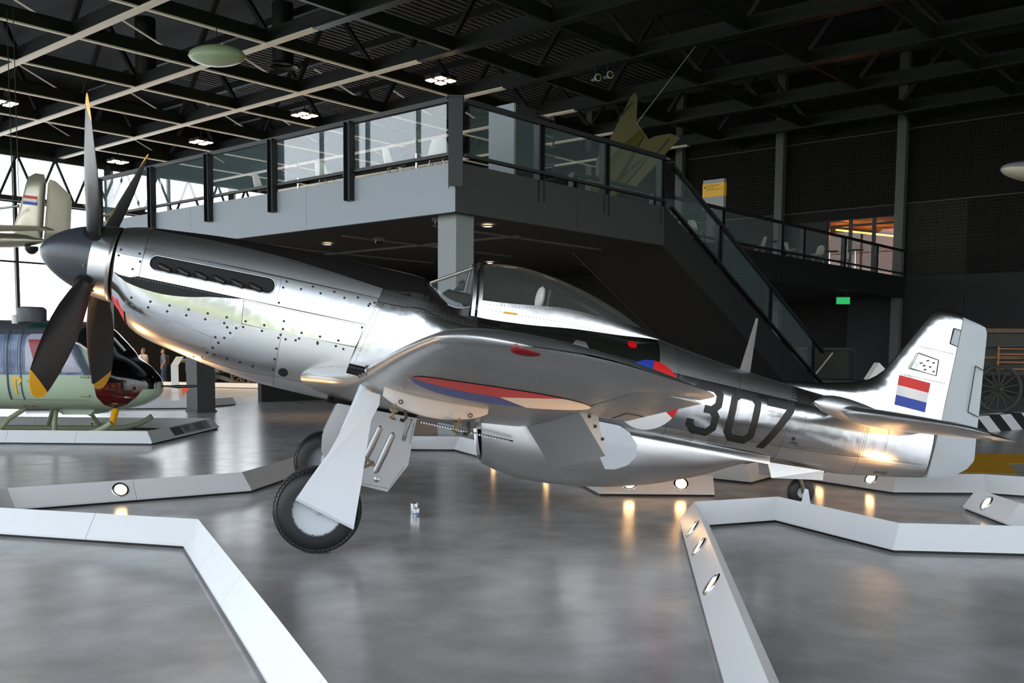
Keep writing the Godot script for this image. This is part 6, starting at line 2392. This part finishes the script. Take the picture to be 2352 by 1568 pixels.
func mezzanine_things() -> void:
	var y := 5.2
	var proto := shell_chair()
	var list := [[21.3, 14.95, 2.2, "at the third railing bay from the left"], [18.75, 14.9, 2.4, "behind the pane left of the middle post"], [16.35, 14.85, 2.0, "left of the largest chair near the corner"], [15.05, 14.85, 3.6, "nearest the corner post"], [17.6, 34.2, 4.2, "on the far floor left of the pale column foot"], [17.3, 36.2, 1.0, "on the far floor beside the potted table"], [17.2, 38.4, 3.6, "on the far floor left of the bright window"], [17.35, 41.2, 5.2, "on the far floor in front of the bright window"], [17.0, 28.6, 0.6, "behind the staircase railing"]]
	for a in list:
		var c: Node3D = proto.duplicate()
		c.name = numbered("shell_chair")
		add_child(c)
		c.position = hp(a[0], a[1], y)
		c.rotation.y = a[2]
		c.set_meta("label", "white shell chair with wire legs %s" % a[3])
		c.set_meta("category", "chair")
		c.set_meta("group", "white shell chairs of the cafe")
	proto.free()
	cafe_table(hp(15.75, 14.95, y), "round cafe table between the two chairs near the corner post")
	cafe_table(hp(20.2, 15.2, y), "round cafe table behind the railing left of the middle posts")
	cafe_table(hp(17.3, 27.6, y), "round cafe table behind the staircase railing")
	cafe_table(hp(17.3, 35.2, y), "round cafe table with a small plant on the far floor")
	cafe_table(hp(17.3, 39.8, y), "round cafe table in front of the ochre wall")
	cafe_table(hp(17.6, 43.2, y), "tall bar table in front of the bright cafe window", 1.1, 0.34)
	for a in [[15.75, 14.95], [17.3, 27.6], [17.3, 35.2], [20.2, 15.2]]:
		var v := thing("flower_vase", "small dark vase with a green flower on the cafe table at the %s" % ["corner post", "staircase", "far pale column", "middle posts"][[15.75, 17.3, 17.31, 20.2].find(a[0]) if a[1] < 30 else 2], "vase", hp(a[0], a[1], y + 0.74), 0.0, "flower vases on the cafe tables")
		var g := Geo.new()
		g.lathe([Vector2(0, 0), Vector2(0.05, 0.0), Vector2(0.065, 0.06), Vector2(0.04, 0.12), Vector2(0.03, 0.17), Vector2(0.035, 0.18)], 16)
		part("pot", g, M.steel_dark, v)
		g = Geo.new()
		g.tube([Vector3(0, 0.15, 0), Vector3(0.01, 0.28, 0), Vector3(0.04, 0.38, 0.01)], [0.006, 0.008, 0.016], 6)
		g.tube([Vector3(0, 0.15, 0), Vector3(-0.02, 0.25, 0.01), Vector3(-0.05, 0.31, 0)], [0.006, 0.012, 0.004], 6)
		part("stem", g, M.leaf_bright, v)
	# tall grey display cabinet with shelves
	var o := thing("display_cabinet", "tall grey box with black shelving beside it behind the dark railing", "cabinet", hp(14.9, 17.2, y))
	var inv := o.transform.affine_inverse()
	var gg := Geo.new()
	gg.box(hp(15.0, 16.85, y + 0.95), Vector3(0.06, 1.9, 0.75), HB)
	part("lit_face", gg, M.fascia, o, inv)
	gg = Geo.new()
	gg.box(hp(15.0, 17.25, y + 0.95), Vector3(0.72, 1.9, 0.73), HB)
	part("body", gg, M.steel_dark, o, inv)
	for i in 9:
		gg = Geo.new()
		gg.box(hp(14.95, 18.0, y + 0.12 + 0.21 * i), Vector3(0.5, 0.03, 0.62), HB)
		part("shelf", gg, M.grey_mid, o, inv)
	for s in [[14.66, 17.74], [14.66, 18.26]]:
		gg = Geo.new()
		gg.box(hp(s[0], s[1], y + 0.95), Vector3(0.03, 1.9, 0.03), HB)
		part("upright", gg, M.steel_dark, o, inv)
	# yellow banded sign
	o = thing("sign_totem", "grey standing sign with a yellow band above the staircase", "sign", hp(17.0, 29.6, y))
	inv = o.transform.affine_inverse()
	var tb := Basis(HL, Vector3.UP, -HR)
	var c := hp(17.0, 29.75, y)
	gg = Geo.new()
	gg.box(c + Vector3(0, 1.76, 0), Vector3(0.78, 0.96, 0.16), tb)
	part("board", gg, M.panel_grey, o, inv)
	gg = Geo.new()
	gg.box(c + Vector3(0, 0.64, 0), Vector3(0.5, 1.28, 0.1), tb)
	part("stand", gg, M.steel_dark, o, inv)
	gg = Geo.new()
	gg.box(c + Vector3(0, 1.90, 0), Vector3(0.80, 0.44, 0.18), tb)
	var band := part("yellow_band", gg, M.yellow, o, inv)
	for t in [["Het verhaal van de", 2.05, 0.058], ["krijgsmacht", 1.98, 0.058], ["The story of the Armed Forces", 1.91, 0.042]]:
		var tm := TextMesh.new()
		var fo := SystemFont.new()
		fo.font_names = PackedStringArray(["Droid Sans"])
		tm.font = fo
		tm.text = t[0]
		tm.font_size = 32
		tm.pixel_size = t[2] / 32.0
		tm.depth = 0.002
		tm.horizontal_alignment = HORIZONTAL_ALIGNMENT_LEFT
		tm.material = M.print_black
		var mi := MeshInstance3D.new()
		mi.name = "lettering"
		mi.mesh = tm
		mi.transform = Transform3D(Basis(-HL, Vector3.UP, -HR), c + Vector3(0, t[1], 0) - HR * 0.092 + HL * 0.26)
		band.add_child(mi, true)
	gg = Geo.new()
	gg.tri(c + HL * 0.36 - HR * 0.092 + Vector3(0, 2.0, 0), c + HL * 0.32 - HR * 0.092 + Vector3(0, 2.05, 0), c + HL * 0.28 - HR * 0.092 + Vector3(0, 2.0, 0))
	gg.box(c + HL * 0.32 - HR * 0.092 + Vector3(0, 1.985, 0), Vector3(0.015, 0.05, 0.002), tb)
	part("arrow", gg, M.print_black, band)

# ---- figures: tapered capsules joined with a smooth minimum and meshed as surface nets
func blob(bones: Array, cell: float, k: float) -> Geo:
	var lo := Vector3(1e9, 1e9, 1e9)
	var hi := -lo
	for b in bones:
		for i in 2:
			var r: float = b[2 + i] + cell * 2.0
			lo = lo.min(b[i] - Vector3(r, r, r))
			hi = hi.max(b[i] + Vector3(r, r, r))
	var n := Vector3i(((hi - lo) / cell).ceil()) + Vector3i.ONE
	var f := PackedFloat32Array()
	f.resize(n.x * n.y * n.z)
	f.fill(1.0)
	for z in n.z:
		for y in n.y:
			for x in n.x:
				var p := lo + Vector3(x, y, z) * cell
				var d := 1e3
				for b in bones:
					var a: Vector3 = b[0]
					var ab: Vector3 = b[1] - a
					var t := clampf((p - a).dot(ab) / maxf(ab.length_squared(), 1e-9), 0.0, 1.0)
					var e: float = p.distance_to(a + ab * t) - lerpf(b[2], b[3], t)
					var h := maxf(k - absf(d - e), 0.0) / k
					d = minf(d, e) - h * h * k * 0.25
				f[(z * n.y + y) * n.x + x] = d
	var at := {}
	var g := Geo.new()
	var step := [1, n.x, n.x * n.y]
	for z in n.z - 1:
		for y in n.y - 1:
			for x in n.x - 1:
				var i0 := (z * n.y + y) * n.x + x
				var s := Vector3.ZERO
				var c := 0
				for e in 12:
					var ax := e / 4
					var u: int = [1, 2, 0][ax]
					var w: int = [2, 0, 1][ax]
					var off := Vector3i.ZERO
					off[u] = e & 1
					off[w] = (e >> 1) & 1
					var ia: int = i0 + off.x + off.y * n.x + off.z * n.x * n.y
					var fa := f[ia]
					var fb := f[ia + step[ax]]
					if (fa < 0.0) != (fb < 0.0):
						var q := Vector3(off)
						q[ax] += fa / (fa - fb)
						s += q
						c += 1
				if c:
					at[i0] = g.v.size()
					g.v.append(lo + (Vector3(x, y, z) + s / c) * cell)
					g.n.append(Vector3.ZERO)
	for z in range(1, n.z - 1):
		for y in range(1, n.y - 1):
			for x in range(1, n.x - 1):
				var i0 := (z * n.y + y) * n.x + x
				for ax in 3:
					var fa := f[i0]
					var fb := f[i0 + step[ax]]
					if (fa < 0.0) == (fb < 0.0):
						continue
					var u: int = step[[1, 2, 0][ax]]
					var w: int = step[[2, 0, 1][ax]]
					var q := [at.get(i0 - u - w, -1), at.get(i0 - w, -1), at.get(i0, -1), at.get(i0 - u, -1)]
					if q.min() < 0:
						continue
					if fa >= 0.0:
						q.reverse()
					q.reverse()
					for t in [0, 1, 2, 0, 2, 3]:
						g.ix.append(q[t])
	for i in g.ix.size() / 3:
		var a := g.ix[3 * i]
		var b := g.ix[3 * i + 1]
		var c := g.ix[3 * i + 2]
		var m := (g.v[c] - g.v[a]).cross(g.v[b] - g.v[a])
		g.n[a] += m
		g.n[b] += m
		g.n[c] += m
	for i in g.n.size():
		g.n[i] = g.n[i].normalized()
	return g

func person(label: String, at: Vector3, turn: float, shirt: Material, trousers: Material, hair: Material, pose: int) -> void:
	var o := thing("person", label, "person", at, turn, "visitors in the background")
	var J := {"hip": Vector3(0, 0.93, 0), "chest": Vector3(0, 1.30, 0), "neck": Vector3(0, 1.47, 0.0), "head": Vector3(0, 1.62, 0.02)}
	var arms := []
	for s in [-1.0, 1.0]:
		var sh := Vector3(0.185 * s, 1.41, 0)
		var el := Vector3(0.25 * s, 1.13, -0.02)
		var wr := Vector3(0.23 * s, 0.90, 0.08)
		if pose == 1 and s > 0.0:
			el = Vector3(0.29 * s, 1.15, -0.06)
			wr = Vector3(0.20 * s, 0.96, 0.05)
		if pose == 2:
			wr = Vector3(0.12 * s, 1.08, 0.20)
		arms.append([sh, el, wr])
	var legs := []
	for s in [-1.0, 1.0]:
		var stepz: float = 0.10 * s if pose == 2 else 0.03 * s
		legs.append([Vector3(0.095 * s, 0.92, 0), Vector3(0.11 * s, 0.49, 0.02 + stepz), Vector3(0.12 * s, 0.08, -0.03 + stepz * 1.5)])
	var bones := [[J.hip, J.chest, 0.125, 0.145], [J.chest, J.chest + Vector3(0, 0.09, 0), 0.14, 0.11], [J.neck - Vector3(0, 0.05, 0), J.neck + Vector3(0, 0.06, 0.01), 0.058, 0.055], [J.head + Vector3(0, 0.03, -0.01), J.head + Vector3(0, -0.05, 0.025), 0.098, 0.072], [J.head + Vector3(0, -0.015, 0.10), J.head + Vector3(0, 0.01, 0.09), 0.014, 0.012]]
	for a in arms:
		bones.append([a[0], a[1], 0.056, 0.045])
		bones.append([a[1], a[2], 0.043, 0.032])
		var dir: Vector3 = (a[2] - a[1]).normalized()
		bones.append([a[2], a[2] + dir * 0.08, 0.034, 0.036])
		for k in 4:
			bones.append([a[2] + dir * 0.09 + Vector3(0, 0, 0.024 * k - 0.036), a[2] + dir * (0.16 - 0.01 * absf(k - 1.5)) + Vector3(0, 0, 0.024 * k - 0.036), 0.010, 0.008])
		bones.append([a[2] + dir * 0.03, a[2] + dir * 0.08 + Vector3(0, 0, 0.055), 0.012, 0.009])
	for l in legs:
		bones.append([l[0], l[1], 0.085, 0.058])
		bones.append([l[1], l[2], 0.055, 0.040])
		bones.append([l[2] + Vector3(0, -0.035, 0), l[2] + Vector3(0, -0.04, 0.17), 0.045, 0.038])
	part("body", blob(bones, 0.024, 0.04), M.skin, o)
	var top := [[J.hip + Vector3(0, 0.02, 0), J.chest, 0.145, 0.162], [J.chest, J.chest + Vector3(0, 0.10, 0), 0.16, 0.115]]
	for a in arms:
		top.append([a[0], a[0].lerp(a[1], 0.8), 0.075, 0.062])
	part("shirt", blob(top, 0.026, 0.05), shirt, o)
	var low := [[J.hip - Vector3(0, 0.02, 0), J.hip + Vector3(0, 0.03, 0), 0.15, 0.14]]
	for l in legs:
		low.append([l[0], l[1], 0.105, 0.078])
		low.append([l[1], l[2], 0.075, 0.062])
	part("trousers", blob(low, 0.026, 0.05), trousers, o)
	part("hair", blob([[J.head + Vector3(0, 0.075, -0.03), J.head + Vector3(0, 0.01, -0.06), 0.085, 0.07], [J.head + Vector3(0, 0.095, 0.03), J.head + Vector3(0, 0.09, -0.02), 0.05, 0.07]], 0.02, 0.04), hair, o)
	for s in [-1.0, 1.0]:
		var g := Geo.new()
		g.lathe([Vector2(0, 0.009), Vector2(0.009, 0), Vector2(0, -0.009)], 8, Transform3D(Basis(), J.head + Vector3(0.034 * s, 0.01, 0.083)))
		part("eye", g, M.print_black, o)
		g = Geo.new()
		var f: Vector3 = legs[0 if s < 0.0 else 1][2]
		g.tube([f + Vector3(0, -0.035, -0.05), f + Vector3(0, -0.03, 0.06), f + Vector3(0, -0.045, 0.19)], [0.045, 0.05, 0.032], 10)
		part("shoe", g, M.print_black, o)
	if pose == 1:
		var g := Geo.new()
		g.rbox(Vector3(0, 1.22, -0.20), Vector3(0.28, 0.42, 0.16), 0.04)
		part("backpack", g, M.print_black, o)
		g = Geo.new()
		for s in [-1.0, 1.0]:
			g.tube([Vector3(0.11 * s, 1.40, -0.14), Vector3(0.12 * s, 1.46, 0.0), Vector3(0.12 * s, 1.32, 0.165), Vector3(0.12 * s, 1.12, 0.10)], 0.016, 6)
		part("backpack_strap", g, M.print_black, o)

func spoke_wheel(o: Node3D, c: Vector3, r: float, b: Basis, m: Material, spokes := 12) -> void:
	var xf := Transform3D(b * Basis(Vector3.RIGHT, PI / 2), c)
	var g := Geo.new()
	var w := 0.05
	g.lathe([Vector2(r - 0.09, -w), Vector2(r, -w), Vector2(r, w), Vector2(r - 0.09, w), Vector2(r - 0.09, -w)], 40, xf)
	var rim := part("wheel_rim", g, m, o, o.transform.affine_inverse())
	g = Geo.new()
	g.lathe([Vector2(0, -0.13), Vector2(0.07, -0.12), Vector2(0.11, -0.05), Vector2(0.11, 0.05), Vector2(0.07, 0.12), Vector2(0, 0.13)], 20, xf)
	part("hub", g, m, rim)
	for i in spokes:
		g = Geo.new()
		var a := TAU * (i + 0.5) / spokes
		var d := xf.basis * Vector3(cos(a), 0, sin(a))
		g.tube([c + d * 0.08, c + d * (r - 0.06)], [0.034, 0.026], 6)
		part("spoke", g, m, rim)

func background_things() -> void:
	person("man in a cream shirt seen from the side near the glass front", Vector3(-18.3, 0, -48.0), -2.2, M.shirt_cream, M.wood_dark, M.hair_grey, 0)
	person("grey haired person in a white shirt walking behind the helicopter nose", Vector3(-17.65, 0, -47.6), -1.9, M.shirt_white, M.wood_dark, M.hair_grey, 2)
	person("man in a grey polo shirt and blue jeans with a backpack", Vector3(-16.75, 0, -47.8), -1.3, M.shirt_blue, M.jeans, M.print_black, 1)
	# old gun carriages below the nose, far away
	for k in 2:
		var at := Vector3(-15.3 + 2.3 * k, 0, -48.6 + 0.8 * k)
		var o := thing("gun_carriage", "old green field gun on spoked wheels, %s" % ["behind the white lectern", "right of the black column"][k], "carriage", at, 0.0, "old gun carriages in the background")
		for s in [0.0, 1.3]:
			spoke_wheel(o, at + Vector3(0, 0.55, -s), 0.55, Basis(), M.carriage if s > 0.0 else M.wood_old, 12)
		var g := Geo.new()
		g.rod(at + Vector3(0, 0.55, 0.15), at + Vector3(0, 0.55, -1.45), 0.05, 10)
		partw("axle", g, M.carriage, o)
		g = Geo.new()
		g.rbox(at + Vector3(0.1, 0.95, -0.65), Vector3(1.7, 0.7, 1.0), 0.05)
		partw("gun_shield", g, M.carriage, o)
		g = Geo.new()
		g.tube([at + Vector3(0.9, 1.05, -0.65), at + Vector3(-1.1, 1.2, -0.65)], [0.16, 0.09], 14)
		partw("barrel", g, M.carriage, o)
		g = Geo.new()
		g.bar(at + Vector3(0.2, 0.6, -0.65), at + Vector3(1.7, 0.1, -0.65), 0.2, 0.18)
		partw("trail", g, M.carriage, o)
	# white lectern signs
	var o := thing("lectern_sign", "white angled lectern sign standing before the far barrier", "sign", Vector3(-13.72, 0, -40.4))
	var g := Geo.new()
	g.box(Vector3(0, 0.52, 0), Vector3(0.30, 1.04, 0.05))
	part("post_board", g, M.white, o)
	g = Geo.new()
	g.prism([Vector3(-0.15, 1.04, 0.025), Vector3(0.15, 1.04, 0.025), Vector3(0.30, 1.40, -0.22), Vector3(0.0, 1.40, -0.22)], Vector3(0, 0.02, 0.03))
	part("reading_board", g, M.white, o)
	# dark doorway block behind the people
	var w := struct("wall_far", "dark partition wall far behind the helicopter nose")
	hbox("wall_face", 47.0, 47.3, 24.2, 34.0, 0.0, 4.3, M.black, w)
	# wagon at the right edge
	o = thing("old_wagon", "old dark wooden wagon with a large spoked wheel at the right edge", "wagon", Vector3(14.6, 0, -29.4))
	var wb := Basis()
	spoke_wheel(o, Vector3(14.28, 0.70, -29.2), 0.70, wb, M.wood_dark, 14)
	spoke_wheel(o, Vector3(14.28, 0.70, -30.9), 0.70, wb, M.wood_dark, 14)
	g = Geo.new()
	g.rod(Vector3(14.28, 0.70, -29.0), Vector3(14.28, 0.70, -31.1), 0.06, 10)
	partw("axle", g, M.wood_dark, o)
	for a in [[1.16, 0.14, "wood_dark"], [1.62, 0.10, "wood_old"], [2.02, 0.18, "wood_dark"], [2.42, 0.12, "wood_old"]]:
		g = Geo.new()
		g.box(Vector3(14.9, a[0], -29.75), Vector3(3.6, a[1], 0.12))
		partw("side_plank", g, M[a[2]], o)
	for a in [1.28, 1.48, 1.72, 1.88]:
		g = Geo.new()
		g.box(Vector3(14.85, a, -29.62), Vector3(0.9, 0.035, 0.04))
		partw("rack_rail", g, M.rack_wood, o)
	for x in [14.45, 15.25]:
		g = Geo.new()
		g.box(Vector3(x, 1.58, -29.64), Vector3(0.04, 0.75, 0.05))
		partw("rack_post", g, M.rack_wood, o)
	g = Geo.new()
	g.box(Vector3(14.9, 1.7, -30.5), Vector3(3.6, 1.3, 1.3))
	partw("wagon_box", g, M.wood_dark, o)
	# pale cart tilted beside the fin foot, rough sacks
	o = thing("tilted_panel", "small pale tilted panel beyond the foot of the fin", "equipment", Vector3(7.8, 0, -21.6))
	g = Geo.new()
	g.prism([Vector3(7.70, 1.12, -21.5), Vector3(7.98, 0.98, -21.5), Vector3(8.22, 1.18, -21.5), Vector3(7.92, 1.48, -21.5)], Vector3(0, 0, -0.3))
	partw("panel_box", g, M.offwhite, o)
	g = Geo.new()
	g.rod(Vector3(7.95, 1.1, -21.65), Vector3(7.95, 0.0, -21.65), 0.05)
	partw("stand", g, M.steel_dark, o)
	# white cabinets in the dark under the stairs
	o = thing("glass_case", "dim lit glass display case in the dark below the staircase", "cabinet", Vector3(11.2, 0, -36.0))
	g = Geo.new()
	g.rbox(Vector3(0, 0.4, 0), Vector3(2.2, 0.8, 0.7), 0.02)
	part("plinth", g, M.steel_dark, o)
	g = Geo.new()
	for s in [-1.06, 1.06]:
		g.box(Vector3(s, 1.35, 0.3), Vector3(0.06, 1.1, 0.06))
	g.box(Vector3(0, 1.9, 0.3), Vector3(2.2, 0.06, 0.06))
	part("frame", g, M.steel_dark, o)
	g = Geo.new()
	g.box(Vector3(0, 1.35, -0.3), Vector3(2.1, 1.1, 0.04))
	part("back_board", g, M.wood_dark, o)
	g = Geo.new()
	g.bar(Vector3(-0.3, 0.9, 0.0), Vector3(0.35, 1.75, 0.0), 0.1, 0.05)
	part("exhibit", g, M.offwhite, o)

func small_things() -> void:
	# two tin cans on the floor
	for a in [[-0.965, -9.80, 0.085, 0.098, "taller plain tin can standing behind the one with blue tape"], [-0.925, -9.60, 0.067, 0.078, "shorter tin can with blue tape on the floor"]]:
		var o := thing("tin_can", a[4], "can", Vector3(a[0], 0, a[1]), 0.0, "tin cans on the floor")
		var r: float = a[3] * 0.42
		var h: float = a[2] * 1.28
		var g := Geo.new()
		g.lathe([Vector2(0, 0.0), Vector2(r, 0.0), Vector2(r, h), Vector2(r - 0.004, h), Vector2(r - 0.004, h - 0.01), Vector2(0, h - 0.01)], 28)
		part("tin_body", g, M.chrome, o)
		if a[2] < 0.08:
			g = Geo.new()
			g.lathe([Vector2(r + 0.001, h * 0.36), Vector2(r + 0.001, h * 0.52)], 28)
			part("blue_tape", g, M.tape_blue, o)
	# markings on the floor
	var o := thing("floor_arrow", "broad yellow arrow painted on the floor beyond the rudder", "marking", Vector3(7.5, 0, -15.0))
	var g := Geo.new()
	g.prism([Vector3(6.2, 0.001, -16.9), Vector3(9.3, 0.001, -16.35), Vector3(9.1, 0.001, -15.2), Vector3(7.51, 0.001, -14.95), Vector3(6.97, 0.001, -13.59), Vector3(5.6, 0.001, -13.95)], Vector3(0, 0.002, 0))
	partw("paint", g, M.yellow_floor, o)
	o = thing("floor_tape", "short white tape strip on the floor left of the lamp barrier", "marking", Vector3(-6.58, 0, -14.0))
	g = Geo.new()
	g.prism([Vector3(-6.83, 0.001, -13.77), Vector3(-6.33, 0.001, -14.20), Vector3(-6.30, 0.001, -14.27), Vector3(-6.80, 0.001, -13.85)], Vector3(0, 0.001, 0))
	partw("tape", g, M.white, o)
